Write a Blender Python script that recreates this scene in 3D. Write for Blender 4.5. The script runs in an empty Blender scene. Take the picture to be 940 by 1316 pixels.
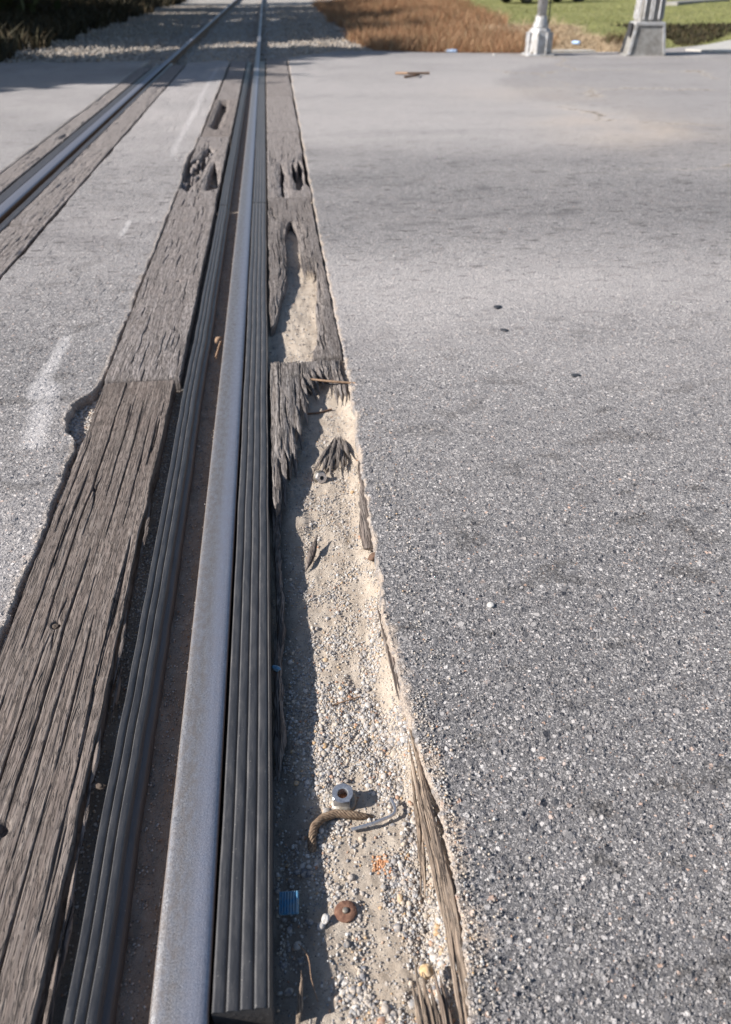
import bpy, math, random
import numpy as np
from mathutils import Vector, Matrix

random.seed(7)
RNG = np.random.default_rng(7)
S = bpy.context.scene
C = S.collection

# ------------------------------------------------------------------ camera
PITCH = math.radians(33.986)
YAW = math.radians(6.003)          # the view turns right of the track (+Y)
CAM_H = 1.2
fw = Vector((math.sin(YAW) * math.cos(PITCH), math.cos(YAW) * math.cos(PITCH), -math.sin(PITCH)))
rt = Vector((math.cos(YAW), -math.sin(YAW), 0))
up = rt.cross(fw)
cam = bpy.data.cameras.new('camera')
cam_ob = bpy.data.objects.new('camera', cam)
C.objects.link(cam_ob)
m = Matrix((rt, up, -fw)).transposed().to_4x4()
m.translation = Vector((0, 0, CAM_H))
cam_ob.matrix_world = m
cam.sensor_fit = 'VERTICAL'
cam.sensor_height = 36.0
cam.lens = 36.0 * 1025.0 / 1316.0
cam.clip_start = 0.05
cam.clip_end = 1500
cam.dof.use_dof = True
cam.dof.focus_distance = 1.75
cam.dof.aperture_fstop = 4.0
S.camera = cam_ob

# ------------------------------------------------------------------ light
SUN_EL = math.radians(32)
SUN_AZ = math.radians(6)           # light travels along +X, turned 6 degrees towards +Y
ldir = Vector((math.cos(SUN_AZ) * math.cos(SUN_EL), math.sin(SUN_AZ) * math.cos(SUN_EL), -math.sin(SUN_EL)))
w = bpy.data.worlds.new('World')
S.world = w
w.use_nodes = True
wn = w.node_tree
wn.nodes.clear()
wo = wn.nodes.new('ShaderNodeOutputWorld')
bg = wn.nodes.new('ShaderNodeBackground')
sky = wn.nodes.new('ShaderNodeTexSky')
sky.sky_type = 'NISHITA'
sky.sun_disc = False
sky.sun_elevation = SUN_EL
sky.sun_rotation = math.radians(270) - SUN_AZ
sky.air_density = 1.0
sky.dust_density = 0.8
bg.inputs['Strength'].default_value = 0.072
wn.links.new(sky.outputs[0], bg.inputs['Color'])
wn.links.new(bg.outputs[0], wo.inputs['Surface'])
sl = bpy.data.lights.new('sun', 'SUN')
sl.energy = 5.0
sl.angle = math.radians(0.53)
sl.color = (1.0, 0.955, 0.895)
so = bpy.data.objects.new('sun', sl)
C.objects.link(so)
so.rotation_euler = ldir.to_track_quat('-Z', 'Y').to_euler()
so.location = (-20, 0, 15)
S.view_settings.view_transform = 'Standard'
S.view_settings.look = 'None'
S.view_settings.exposure = 0.66
S.view_settings.gamma = 1.0

# ------------------------------------------------------------------ numpy noise
def _h(ix, iy, seed):
    ix = ix.astype(np.int64); iy = iy.astype(np.int64)
    h = (ix * 374761393 + iy * 668265263 + seed * 974634777) & 0xFFFFFFFF
    h = ((h ^ (h >> 13)) * 1274126177) & 0xFFFFFFFF
    h = ((h ^ (h >> 16)) * 2246822519) & 0xFFFFFFFF
    return ((h ^ (h >> 15)) & 0xFFFFFF) / float(0xFFFFFF)

def vn(x, y, seed=0):
    x = np.asarray(x, float); y = np.asarray(y, float)
    x, y = np.broadcast_arrays(x, y)
    ix = np.floor(x); iy = np.floor(y)
    fx = x - ix; fy = y - iy
    fx = fx * fx * (3 - 2 * fx); fy = fy * fy * (3 - 2 * fy)
    a = _h(ix, iy, seed); b = _h(ix + 1, iy, seed)
    c = _h(ix, iy + 1, seed); d = _h(ix + 1, iy + 1, seed)
    return (a * (1 - fx) + b * fx) * (1 - fy) + (c * (1 - fx) + d * fx) * fy - 0.5

def fbm(x, y, seed=0, o=4):
    s = 0; a = 1.0; f = 1.0
    for i in range(o):
        s = s + a * vn(x * f, y * f, seed + 17 * i)
        a *= 0.5; f *= 2.03
    return s

def sstep(a, b, x):
    t = np.clip((np.asarray(x, float) - a) / (b - a), 0, 1)
    return t * t * (3 - 2 * t)

def poly_sd(px, py, poly):
    """signed distance to a polygon, positive inside"""
    inside = np.zeros(px.shape, bool)
    d2 = np.full(px.shape, 1e9)
    n = len(poly)
    for i in range(n):
        x0, y0 = poly[i]; x1, y1 = poly[(i + 1) % n]
        ex, ey = x1 - x0, y1 - y0
        t = np.clip(((px - x0) * ex + (py - y0) * ey) / (ex * ex + ey * ey + 1e-12), 0, 1)
        d2 = np.minimum(d2, (px - x0 - t * ex) ** 2 + (py - y0 - t * ey) ** 2)
        if y0 != y1:
            c = ((y0 > py) != (y1 > py)) & (px < (x1 - x0) * (py - y0) / (y1 - y0) + x0)
            inside ^= c
    d = np.sqrt(d2)
    return np.where(inside, d, -d)

# ------------------------------------------------------------------ object helpers
def mk(name, V, F, mat=None, parent=None, smooth=True, attrs=None):
    """V (n,3), F (m,k) array or list of index tuples -> ONE mesh object"""
    me = bpy.data.meshes.new(name)
    V = np.ascontiguousarray(V, dtype=np.float32)
    if isinstance(F, np.ndarray):
        k = F.shape[1]
        me.vertices.add(len(V)); me.vertices.foreach_set('co', V.ravel())
        me.loops.add(F.size); me.loops.foreach_set('vertex_index', np.ascontiguousarray(F, dtype=np.int32).ravel())
        me.polygons.add(len(F))
        me.polygons.foreach_set('loop_start', np.arange(0, F.size, k, dtype=np.int32))
        me.update(calc_edges=True)
    else:
        me.from_pydata([tuple(map(float, v)) for v in V], [], [tuple(int(i) for i in f) for f in F])
    me.validate()
    me.polygons.foreach_set('use_smooth', np.full(len(me.polygons), smooth))
    if attrs:
        for k_, a in attrs.items():
            at = me.attributes.new(k_, 'FLOAT', 'POINT')
            at.data.foreach_set('value', np.ascontiguousarray(a, dtype=np.float32).ravel())
    if mat:
        me.materials.append(mat)
    me.update()
    o = bpy.data.objects.new(name, me)
    C.objects.link(o)
    if parent:
        o.parent = parent
    return o

def empty(name, loc=(0, 0, 0), rz=0):
    o = bpy.data.objects.new(name, None)
    o.location = loc; o.rotation_euler = (0, 0, rz)
    o.empty_display_size = 0.1
    C.objects.link(o)
    return o

def tag(o, label=None, cat=None, group=None, kind=None):
    if label: o['label'] = label
    if cat: o['category'] = cat
    if group: o['group'] = group
    if kind: o['kind'] = kind
    return o

def grid_faces(r, c):
    i = np.arange(r - 1)[:, None] * c + np.arange(c - 1)[None, :]
    i = i.ravel()
    return np.stack([i, i + 1, i + c + 1, i + c], 1)

def merge(parts):
    V = []; F = []; n = 0
    for v, f in parts:
        V.append(np.asarray(v, float)); F.extend([tuple(int(a) + n for a in q) for q in f]); n += len(v)
    return np.concatenate(V), F

def box(cx, cy, cz, sx, sy, sz, rz=0.0, taper=1.0, bev=0.0):
    """box as (V,F); taper scales the top; bev chamfers the vertical edges and top rim"""
    if bev > 0:
        ring = []
        hx, hy = sx / 2, sy / 2
        for qx, qy in ((1, 1), (-1, 1), (-1, -1), (1, -1)):
            a = (qx * hx, qy * (hy - bev)); b = (qx * (hx - bev), qy * hy)
            ring += [a, b] if qx * qy > 0 else [b, a]
        lv = [(-sz / 2, 1.0, 0), (sz / 2 - bev, taper, 0), (sz / 2, taper, bev)]
        V = []
        for z, s, ins in lv:
            for x, y in ring:
                V.append((x * s * (1 - ins / hx), y * s * (1 - ins / hy), z))
        F = [tuple(range(7, -1, -1)), tuple(range(16, 24))]
        for l in range(2):
            for i in range(8):
                j = (i + 1) % 8
                F.append((l * 8 + i, l * 8 + j, l * 8 + 8 + j, l * 8 + 8 + i))
    else:
        V = [(x * sx / 2 * (taper if z > 0 else 1), y * sy / 2 * (taper if z > 0 else 1), z * sz / 2) for z in (-1, 1) for x, y in ((-1, -1), (1, -1), (1, 1), (-1, 1))]
        F = [(3, 2, 1, 0), (4, 5, 6, 7), (0, 1, 5, 4), (1, 2, 6, 5), (2, 3, 7, 6), (3, 0, 4, 7)]
    c, s = math.cos(rz), math.sin(rz)
    V = np.array([(cx + x * c - y * s, cy + x * s + y * c, cz + z) for x, y, z in V])
    return V, F

def lathe(prof, n=24, center=(0, 0, 0), axis='z', cap=True):
    V = []; F = []
    for r, h in prof:
        for i in range(n):
            a = 2 * math.pi * i / n
            if axis == 'z': p = (r * math.cos(a), r * math.sin(a), h)
            elif axis == 'x': p = (h, r * math.cos(a), r * math.sin(a))
            else: p = (r * math.sin(a), h, r * math.cos(a))
            V.append((p[0] + center[0], p[1] + center[1], p[2] + center[2]))
    for l in range(len(prof) - 1):
        for i in range(n):
            j = (i + 1) % n
            F.append((l * n + i, l * n + j, (l + 1) * n + j, (l + 1) * n + i))
    if cap:
        F.append(tuple(range(n - 1, -1, -1))); F.append(tuple((len(prof) - 1) * n + i for i in range(n)))
    return np.array(V), F

def tube(path, rad, n=10, ru=1.0, seed=None, rough=0.0, twist=0.0, cap=True):
    """tube along a path; rad scalar or per point (w) ; ru = height / width ratio"""
    P = np.array(path, float)
    N = len(P)
    R = np.full(N, rad) if np.isscalar(rad) else np.array(rad, float)
    T = np.gradient(P, axis=0); T /= np.linalg.norm(T, axis=1)[:, None] + 1e-12
    upv = np.array([0, 0, 1.0])
    V = []
    prev = None
    for i in range(N):
        a = np.cross(T[i], upv)
        if np.linalg.norm(a) < 0.15:
            a = prev if prev is not None else np.array([1.0, 0, 0])
        a = a / np.linalg.norm(a); prev = a
        b = np.cross(a, T[i])
        for k in range(n):
            t = 2 * math.pi * k / n + twist * i
            rr = R[i]
            if seed is not None:
                rr *= 1 + rough * (2 * float(_h(np.array(k), np.array(seed), 3)) - 1) + rough * float(vn(np.array(i * 0.45), np.array(k * 1.7), seed))
            V.append(P[i] + a * math.cos(t) * rr + b * math.sin(t) * rr * ru)
    F = []
    for i in range(N - 1):
        for k in range(n):
            j = (k + 1) % n
            F.append((i * n + k, i * n + j, (i + 1) * n + j, (i + 1) * n + k))
    if cap:
        F.append(tuple(range(n))); F.append(tuple((N - 1) * n + k for k in range(n - 1, -1, -1)))
    return np.array(V), F

def resample(pts, step):
    pts = np.array(pts, float)
    d = np.concatenate([[0], np.cumsum(np.linalg.norm(np.diff(pts, axis=0), axis=1))])
    n = max(3, int(d[-1] / step) + 1)
    t = np.linspace(0, d[-1], n)
    return np.stack([np.interp(t, d, pts[:, i]) for i in range(3)], 1)

# ------------------------------------------------------------------ materials
class NT:
    def __init__(s, name, rough=0.8, metal=0.0, spec=0.5):
        s.m = bpy.data.materials.new(name); s.m.use_nodes = True
        s.t = s.m.node_tree; s.t.nodes.clear()
        s.out = s.t.nodes.new('ShaderNodeOutputMaterial')
        s.b = s.t.nodes.new('ShaderNodeBsdfPrincipled')
        s.t.links.new(s.b.outputs[0], s.out.inputs['Surface'])
        s.b.inputs['Roughness'].default_value = rough
        s.b.inputs['Metallic'].default_value = metal
        s.b.inputs['Specular IOR Level'].default_value = spec
        g = s.t.nodes.new('ShaderNodeNewGeometry'); s.pos = g.outputs['Position']; s.geo = g
        tc = s.t.nodes.new('ShaderNodeTexCoord'); s.obj = tc.outputs['Object']
    def n(s, ty, **kw):
        x = s.t.nodes.new(ty)
        for k, v in kw.items(): setattr(x, k, v)
        return x
    def L(s, a, b): s.t.links.new(a, b)
    def val(s, x, inp):
        if hasattr(x, 'is_linked') or isinstance(x, bpy.types.NodeSocket): s.L(x, inp)
        else: inp.default_value = x
    def scale(s, v, sc):
        x = s.n('ShaderNodeVectorMath', operation='MULTIPLY'); s.L(v, x.inputs[0]); x.inputs[1].default_value = sc
        return x.outputs[0]
    def add(s, a, b):
        x = s.n('ShaderNodeVectorMath', operation='ADD'); s.L(a, x.inputs[0]); s.L(b, x.inputs[1]); return x.outputs[0]
    def M(s, op, a, b=0.0, c=0.0, clamp=False):
        x = s.n('ShaderNodeMath', operation=op, use_clamp=clamp)
        s.val(a, x.inputs[0]); s.val(b, x.inputs[1]); s.val(c, x.inputs[2]); return x.outputs[0]
    def noise(s, v, sc, detail=4, rough=0.55, dist=0.0, out=0):
        x = s.n('ShaderNodeTexNoise'); s.L(v, x.inputs['Vector'])
        x.inputs['Scale'].default_value = sc; x.inputs['Detail'].default_value = detail
        x.inputs['Roughness'].default_value = rough; x.inputs['Distortion'].default_value = dist
        return x.outputs[out]
    def vor(s, v, sc, dim='2D', feat='F1'):
        x = s.n('ShaderNodeTexVoronoi', voronoi_dimensions=dim, feature=feat)
        s.L(v, x.inputs['Vector']); x.inputs['Scale'].default_value = sc
        return x.outputs['Distance'], x.outputs['Color'] if feat != 'DISTANCE_TO_EDGE' else None
    def mr(s, v, a, b, c=0.0, d=1.0, smooth=False):
        x = s.n('ShaderNodeMapRange', interpolation_type='SMOOTHSTEP' if smooth else 'LINEAR')
        s.val(v, x.inputs[0]); x.inputs[1].default_value = a; x.inputs[2].default_value = b
        x.inputs[3].default_value = c; x.inputs[4].default_value = d; return x.outputs[0]
    def ramp(s, v, stops, mode='LINEAR'):
        x = s.n('ShaderNodeValToRGB'); s.L(v, x.inputs[0]); cr = x.color_ramp; cr.interpolation = mode
        while len(cr.elements) > 1: cr.elements.remove(cr.elements[-1])
        for i, (p, c) in enumerate(stops):
            e = cr.elements[0] if i == 0 else cr.elements.new(p)
            e.position = p; e.color = (*c, 1)
        return x.outputs[0]
    def mixf(s, f, a, b):
        x = s.n('ShaderNodeMix', data_type='FLOAT')
        s.val(f, x.inputs[0]); s.val(a, x.inputs[2]); s.val(b, x.inputs[3]); return x.outputs[0]
    def mix(s, f, a, b, bt='MIX'):
        x = s.n('ShaderNodeMix', data_type='RGBA', blend_type=bt)
        s.val(f, x.inputs[0])
        for v, i in ((a, 6), (b, 7)):
            if isinstance(v, tuple): x.inputs[i].default_value = (*v, 1)
            else: s.L(v, x.inputs[i])
        return x.outputs[2]
    def sep(s, v):
        x = s.n('ShaderNodeSeparateXYZ'); s.L(v, x.inputs[0]); return x.outputs
    def sepc(s, v):
        x = s.n('ShaderNodeSeparateColor'); s.L(v, x.inputs[0]); return x.outputs
    def attr(s, nm):
        x = s.n('ShaderNodeAttribute'); x.attribute_name = nm; return x.outputs['Fac']
    def color(s, c):
        if isinstance(c, tuple): s.b.inputs['Base Color'].default_value = (*c, 1)
        else: s.L(c, s.b.inputs['Base Color'])
    def bump(s, h, dist=0.001, strength=1.0):
        x = s.n('ShaderNodeBump'); s.L(h, x.inputs['Height'])
        x.inputs['Distance'].default_value = dist; x.inputs['Strength'].default_value = strength
        s.L(x.outputs[0], s.b.inputs['Normal'])
    def disp(s, h, sc):
        x = s.n('ShaderNodeDisplacement'); s.L(h, x.inputs['Height']); x.inputs['Scale'].default_value = sc
        x.inputs['Midlevel'].default_value = 0.0
        s.L(x.outputs[0], s.out.inputs['Displacement'])
        s.m.displacement_method = 'BOTH'

def mat_asphalt(name, bright=1.0, far=False):
    a = NT(name, rough=0.85, spec=0.35)
    xy = a.pos
    wob = a.scale(a.noise(xy, 150, 2, out=1), (0.006, 0.006, 0.006))
    p = a.add(xy, wob)
    # four sizes of crushed stone bedded in the binder; every stone has its own tilted face
    def stones(sc, cover, soft=0.06):
        x = a.n('ShaderNodeTexVoronoi', voronoi_dimensions='3D', feature='F1')
        a.L(p, x.inputs['Vector']); x.inputs['Scale'].default_value = sc
        r = a.sepc(x.outputs['Color'])
        k = a.M('MULTIPLY', a.mr(x.outputs['Distance'], 0.50 - soft, 0.50 + soft, 1, 0, True), a.mr(r[1], 1 - cover, 1 - cover + 0.02))
        d = a.n('ShaderNodeVectorMath', operation='SUBTRACT'); a.L(p, d.inputs[0]); a.L(x.outputs['Position'], d.inputs[1])
        t = a.n('ShaderNodeVectorMath', operation='SUBTRACT'); a.L(x.outputs['Color'], t.inputs[0]); t.inputs[1].default_value = (0.5, 0.5, 0.5)
        dt = a.n('ShaderNodeVectorMath', operation='DOT_PRODUCT'); a.L(d.outputs[0], dt.inputs[0]); a.L(t.outputs[0], dt.inputs[1])
        return k, r, dt.outputs['Value']
    m1, r1, f1 = stones(330, 0.85)
    m2, r2, f2 = stones(180, 0.62)
    m3, r3, f3 = stones(105, 0.26)
    m4, r4, f4 = stones(62, 0.055)
    stops = [(0.0, (0.085, 0.086, 0.10)), (0.14, (0.15, 0.148, 0.155)), (0.4, (0.215, 0.21, 0.212)),
             (0.62, (0.28, 0.274, 0.274)), (0.88, (0.36, 0.352, 0.35)), (0.96, (0.44, 0.43, 0.425)), (0.972, (0.34, 0.23, 0.18)), (0.98, (0.34, 0.24, 0.19)), (1.0, (0.42, 0.415, 0.41))]
    k1 = a.ramp(r1[0], stops); k2 = a.ramp(r2[0], stops); k3 = a.ramp(r3[0], stops); k4 = a.mix(1.0, a.ramp(r4[0], stops), (0.75, 0.75, 0.75), 'MULTIPLY')
    fine = a.noise(xy, 900, 2, 0.6)
    col = a.mix(fine, (0.08, 0.079, 0.081), (0.20, 0.197, 0.198))
    col = a.mix(m1, col, k1); col = a.mix(m2, col, k2); col = a.mix(m3, col, k3); col = a.mix(m4, col, k4)
    # dust, oil and wear in broad patches; wheels cross the track, so bands run along X
    band = a.noise(a.scale(xy, (0.35, 1.3, 1)), 1.0, 4, 0.6)
    col = a.mix(a.mr(band, 0.46, 0.70, 0, 0.3), col, a.mix(0.5, col, (0.07, 0.07, 0.075)))
    blot = a.noise(a.scale(xy, (1.0, 1.6, 1)), 5.5, 3, 0.5)
    blot2 = a.M('MULTIPLY', a.mr(blot, 0.56, 0.66, 0, 1, True), a.mr(a.noise(xy, 90, 3), 0.38, 0.6, 0.1, 1.0))
    col = a.mix(a.M('MULTIPLY', blot2, 0.7), col, (0.05, 0.047, 0.045))
    oil = a.M('MULTIPLY', a.mr(a.noise(a.scale(xy, (1.0, 1.5, 1)), 11.0, 4, 0.6), 0.60, 0.70, 0, 1, True), a.mr(a.noise(xy, 170, 3), 0.36, 0.6, 0.2, 1.0))
    oil = a.M('MULTIPLY', oil, a.mr(a.noise(xy, 1.6, 2), 0.42, 0.58, 0.0, 0.85))
    col = a.mix(oil, col, (0.045, 0.042, 0.038))
    col = a.mix(a.M('MULTIPLY', a.attr('dark'), 0.62), col, (0.075, 0.073, 0.078))
    gr = a.mr(a.noise(xy, 420, 3, 0.7), 0.42, 0.6)
    col = a.mix(a.M('MULTIPLY', a.attr('pale'), a.mr(gr, 0, 1, 0.35, 0.85)), col, (0.47, 0.447, 0.437))
    du = a.attr('dust')
    col = a.mix(a.M('MULTIPLY', du, a.M('MULTIPLY', a.mr(gr, 0, 1, 0.55, 1.0), a.mr(m3, 0, 1, 1.0, 0.35))), col, a.mix(fine, (0.38, 0.31, 0.245), (0.60, 0.51, 0.42)))
    sx, sy, _ = a.sep(a.pos)
    wp = a.add(a.pos, a.scale(a.noise(a.pos, 1.3, 5, 0.65, out=1), (1.2, 1.2, 0)))
    ce = a.vor(wp, 0.42, '2D', 'DISTANCE_TO_EDGE')[0]
    gate = a.M('MULTIPLY', a.M('MULTIPLY', a.mr(sx, 2.4, 3.4), a.mr(sy, 5.0, 7.0)), a.mr(a.noise(a.pos, 0.5, 2), 0.42, 0.5))
    col = a.mix(a.M('MULTIPLY', a.mr(ce, 0.0, 0.028, 0.7, 0.0), gate), col, (0.55, 0.48, 0.40))
    col = a.mix(a.M('MULTIPLY', a.mr(ce, 0.0, 0.010, 0.9, 0.0, True), gate), col, (0.05, 0.045, 0.04))
    spk = a.mr(a.noise(a.scale(a.pos, (9, 22, 1)), 1.0, 2, 0.5), 0.63, 0.68)
    col = a.mix(a.M('MULTIPLY', a.M('MULTIPLY', spk, a.mr(sy, 2.6, 4.5)), a.mr(sy, 9.0, 5.5, 0.0, 0.75)), col, (0.06, 0.055, 0.055))
    pt = a.attr('paint')
    pn = a.mr(a.M('ADD', a.noise(xy, 160, 4, 0.7), a.M('MULTIPLY', a.M('SUBTRACT', pt, 0.5), 0.55)), 0.44, 0.56)
    col = a.mix(a.M('MULTIPLY', pn, a.M('MULTIPLY', pt, 0.34, clamp=True)), col, (0.70, 0.69, 0.69))
    if bright != 1.0:
        col = a.mix(1.0, col, (bright, bright, bright), 'MULTIPLY')
    col = a.mix(1.0, col, (1.14, 1.105, 1.095), 'MULTIPLY')
    a.color(col)
    h = a.M('MULTIPLY', m1, a.M('ADD', a.M('MULTIPLY', f1, 900), a.mr(r1[2], 0, 1, 0.3, 0.8)))
    h = a.mixf(m2, h, a.M('ADD', a.M('MULTIPLY', f2, 800), a.mr(r2[2], 0, 1, 0.6, 1.3)))
    h = a.mixf(m3, h, a.M('ADD', a.M('MULTIPLY', f3, 620), a.mr(r3[2], 0, 1, 0.9, 1.6)))
    h = a.mixf(m4, h, a.M('ADD', a.M('MULTIPLY', f4, 420), a.mr(r4[2], 0, 1, 1.1, 1.8)))
    h = a.M('ADD', h, a.M('MULTIPLY', fine, 0.4))
    a.disp(h, 0.0021)
    return a.m

def mat_wood(name, dark=(0.150, 0.119, 0.103), light=(0.278, 0.234, 0.208), tint=(0.235, 0.185, 0.16), sc=1.0, wav=1.0, gy=1.0):
    a = NT(name, rough=0.9, spec=0.25)
    p = a.obj
    oi = a.n('ShaderNodeObjectInfo')
    wg = a.add(p, a.scale(a.noise(a.scale(p, (7, 2.2, 4)), 1.0, 3, out=1), (0.035 * wav, 0.0, 0.0)))
    def groove(fx, fy, w_, lo, hi):
        g = a.noise(a.scale(wg, (fx, fy, 30)), 1.0, 2, 0.5)
        g = a.mr(a.M('ABSOLUTE', a.M('SUBTRACT', g, 0.5)), 0.0, w_, 1, 0, True)
        gate = a.mr(a.noise(a.scale(wg, (fx * 0.6, fy * 1.6, 20)), 1.0, 2), lo, hi, 0, 1, True)
        return a.M('MULTIPLY', g, gate)
    dsh = a.M('MULTIPLY', groove(260 * sc, 16, 0.10, 0.45, 0.55), 0.75)
    gv = a.M('MAXIMUM', dsh, a.M('MAXIMUM', groove(34 * sc, 0.9 * gy, 0.016, 0.47, 0.56), a.M('MULTIPLY', groove(95 * sc, 2.4 * gy, 0.045, 0.47, 0.56), 0.7)))
    wv = a.noise(a.scale(p, (9, 1.6, 4)), 1.0, 3, out=1)
    q = a.add(p, a.scale(wv, (0.02, 0.0, 0.0)))
    f1 = a.noise(a.scale(q, (330 * sc, 9, 120)), 1.0, 4, 0.65)
    f2 = a.noise(a.scale(q, (80 * sc, 2.2, 40)), 1.0, 4, 0.6)
    f3 = a.noise(p, 7, 3)
    c = a.mix(a.mr(f2, 0.35, 0.65), dark, light)
    c = a.mix(a.mr(f3, 0.45, 0.7, 0, 0.6), c, tint)
    c = a.mix(a.mr(f1, 0.36, 0.52, 0.55, 0.0), c, (0.06, 0.05, 0.044))
    c = a.mix(a.mr(a.noise(p, 60, 3), 0.55, 0.8, 0, 0.35), c, (0.42, 0.38, 0.34))
    c = a.mix(a.M('MULTIPLY', gv, 0.8), c, (0.035, 0.03, 0.027))
    cr = a.attr('crack')
    c = a.mix(a.M('MULTIPLY', cr, a.mr(a.noise(a.scale(p, (1, .25, 1)), 260, 2), 0.58, 0.7)), c, (0.55, 0.46, 0.36))
    yd = a.sep(a.pos)[1]        # wheel dust on the far, busier planks
    c = a.mix(a.M('MULTIPLY', a.mr(yd, 3.0, 9.0, 0.0, 0.42), a.mr(f3, 0.3, 0.6, 0.55, 1.0)), c, (0.40, 0.355, 0.335))
    a.color(a.mix(oi.outputs['Random'], c, a.mix(0.22, c, (0.15, 0.12, 0.11))))
    h = a.M('SUBTRACT', a.M('ADD', a.M('MULTIPLY', f1, 1.0), a.M('MULTIPLY', f2, 0.5)), a.M('MULTIPLY', gv, 1.9))
    a.bump(h, 0.0017, 1.0)
    return a.m

def mat_sand(name):
    a = NT(name, rough=0.95, spec=0.2)
    p = a.pos
    n1 = a.noise(p, 25, 5, 0.65); n2 = a.noise(p, 700, 3, 0.7)
    c = a.mix(a.mr(n1, 0.3, 0.7), (0.50, 0.41, 0.325), (0.72, 0.63, 0.53))
    c = a.mix(a.mr(n2, 0.35, 0.65, 0.5, 0), c, (0.24, 0.19, 0.15))
    d, k = a.vor(p, 300, '3D'); r = a.sepc(k)
    mk_ = a.M('MULTIPLY', a.mr(d, 0.25, 0.4, 1, 0, True), a.mr(r[1], 0.72, 0.76))
    c = a.mix(mk_, c, a.ramp(r[0], [(0, (0.12, 0.12, 0.13)), (0.4, (0.33, 0.3, 0.28)), (0.8, (0.6, 0.57, 0.53)), (1, (0.5, 0.3, 0.16))]))
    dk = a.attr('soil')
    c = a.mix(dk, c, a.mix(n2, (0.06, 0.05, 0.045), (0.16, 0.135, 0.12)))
    a.color(c)
    a.bump(a.M('ADD', a.M('ADD', n2, a.M('MULTIPLY', mk_, 0.8)), a.noise(p, 150, 3, 0.6)), 0.0028, 1.0)
    return a.m

def mat_pebble(name, dusty=0.25, mul=1.0):
    a = NT(name, rough=0.75, spec=0.35)
    g = a.geo.outputs['Random Per Island']
    c = a.ramp(g, [(0.0, (0.14, 0.14, 0.155)), (0.14, (0.30, 0.295, 0.30)), (0.3, (0.42, 0.42, 0.43)), (0.44, (0.20, 0.205, 0.23)),
                   (0.56, (0.58, 0.57, 0.56)), (0.7, (0.40, 0.36, 0.33)), (0.8, (0.52, 0.44, 0.35)), (0.88, (0.68, 0.66, 0.64)),
                   (0.93, (0.52, 0.33, 0.16)), (0.965, (0.42, 0.21, 0.12)), (1.0, (0.75, 0.73, 0.7))], 'CONSTANT')
    n = a.noise(a.pos, 500, 3, 0.6)
    c = a.mix(a.mr(n, 0.4, 0.65, 0, 0.3), c, (0.22, 0.2, 0.18))
    c = a.mix(a.mr(a.noise(a.pos, 160, 3), 0.4, 0.65, 0, dusty * 2), c, (0.52, 0.44, 0.36))
    if mul != 1.0: c = a.mix(1.0, c, (mul, mul, mul), 'MULTIPLY')
    a.color(c)
    a.bump(n, 0.001)
    return a.m

def mat_rubber(name, base=0.05):
    a = NT(name, rough=0.42, spec=0.5)
    p = a.pos
    n = a.noise(a.scale(p, (1, 0.12, 1)), 120, 4, 0.6)
    n2 = a.noise(a.scale(p, (1, 0.3, 1)), 60, 5, 0.7)
    c = a.mix(a.mr(n, 0.35, 0.7), (base, base, base * 1.08), (base * 1.9, base * 1.85, base * 1.9))
    c = a.mix(a.mr(n2, 0.5, 0.78, 0.03, 0.35), c, (0.22, 0.20, 0.185))
    c = a.mix(a.mr(a.sep(p)[2], -0.0085, -0.0060, 0.35, 0.0), c, (0.17, 0.15, 0.135))
    sp = a.noise(p, 260, 2); c = a.mix(a.mr(sp, 0.70, 0.76, 0, 0.6), c, (0.4, 0.37, 0.33))
    # wheel dust in the far, busier part of the crossing
    y = a.sep(p)[1]
    dst = a.M('MULTIPLY', a.mr(y, 1.5, 6.0, 0.0, 0.55), a.mr(n2, 0.35, 0.6, 0.4, 1.0))
    c = a.mix(dst, c, (0.20, 0.185, 0.185))
    a.color(c)
    a.L(a.mr(n2, 0.3, 0.7, 0.34, 0.55), a.b.inputs['Roughness'])
    a.bump(a.M('ADD', n, a.M('MULTIPLY', sp, 0.5)), 0.0006)
    return a.m

def mat_rail(name):
    a = NT(name, rough=0.4, metal=0.75)
    p = a.pos
    sp = a.sep(p)
    n = a.noise(p, 330, 4, 0.75); n2 = a.noise(a.scale(p, (1, 0.08, 1)), 60, 4, 0.6)
    n3 = a.noise(a.scale(p, (1, 0.55, 1)), 70, 5, 0.75)
    shine = a.mix(a.mr(n, 0.36, 0.62), (0.12, 0.117, 0.125), (0.40, 0.392, 0.40))
    shine = a.mix(a.mr(n2, 0.4, 0.65, 0, 0.45), shine, (0.30, 0.31, 0.36))
    shine = a.mix(a.mr(n3, 0.42, 0.60, 0, 0.75), shine, (0.19, 0.17, 0.165))
    rust = a.mix(n, (0.10, 0.06, 0.04), (0.26, 0.17, 0.11))
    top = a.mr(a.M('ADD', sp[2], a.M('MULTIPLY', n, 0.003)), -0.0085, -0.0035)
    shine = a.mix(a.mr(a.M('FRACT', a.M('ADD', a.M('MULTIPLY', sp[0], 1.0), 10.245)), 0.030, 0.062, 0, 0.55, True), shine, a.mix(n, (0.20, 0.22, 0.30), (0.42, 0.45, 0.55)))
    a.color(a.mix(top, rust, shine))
    a.L(a.M('MULTIPLY', top, 0.6), a.b.inputs['Metallic'])
    a.L(a.M('ADD', a.mr(top, 0, 1, 0.85, 0.42), a.mr(n3, 0.3, 0.7, -0.06, 0.14)), a.b.inputs['Roughness'])
    a.bump(a.M('ADD', n, n2), 0.0006)
    return a.m

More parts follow.
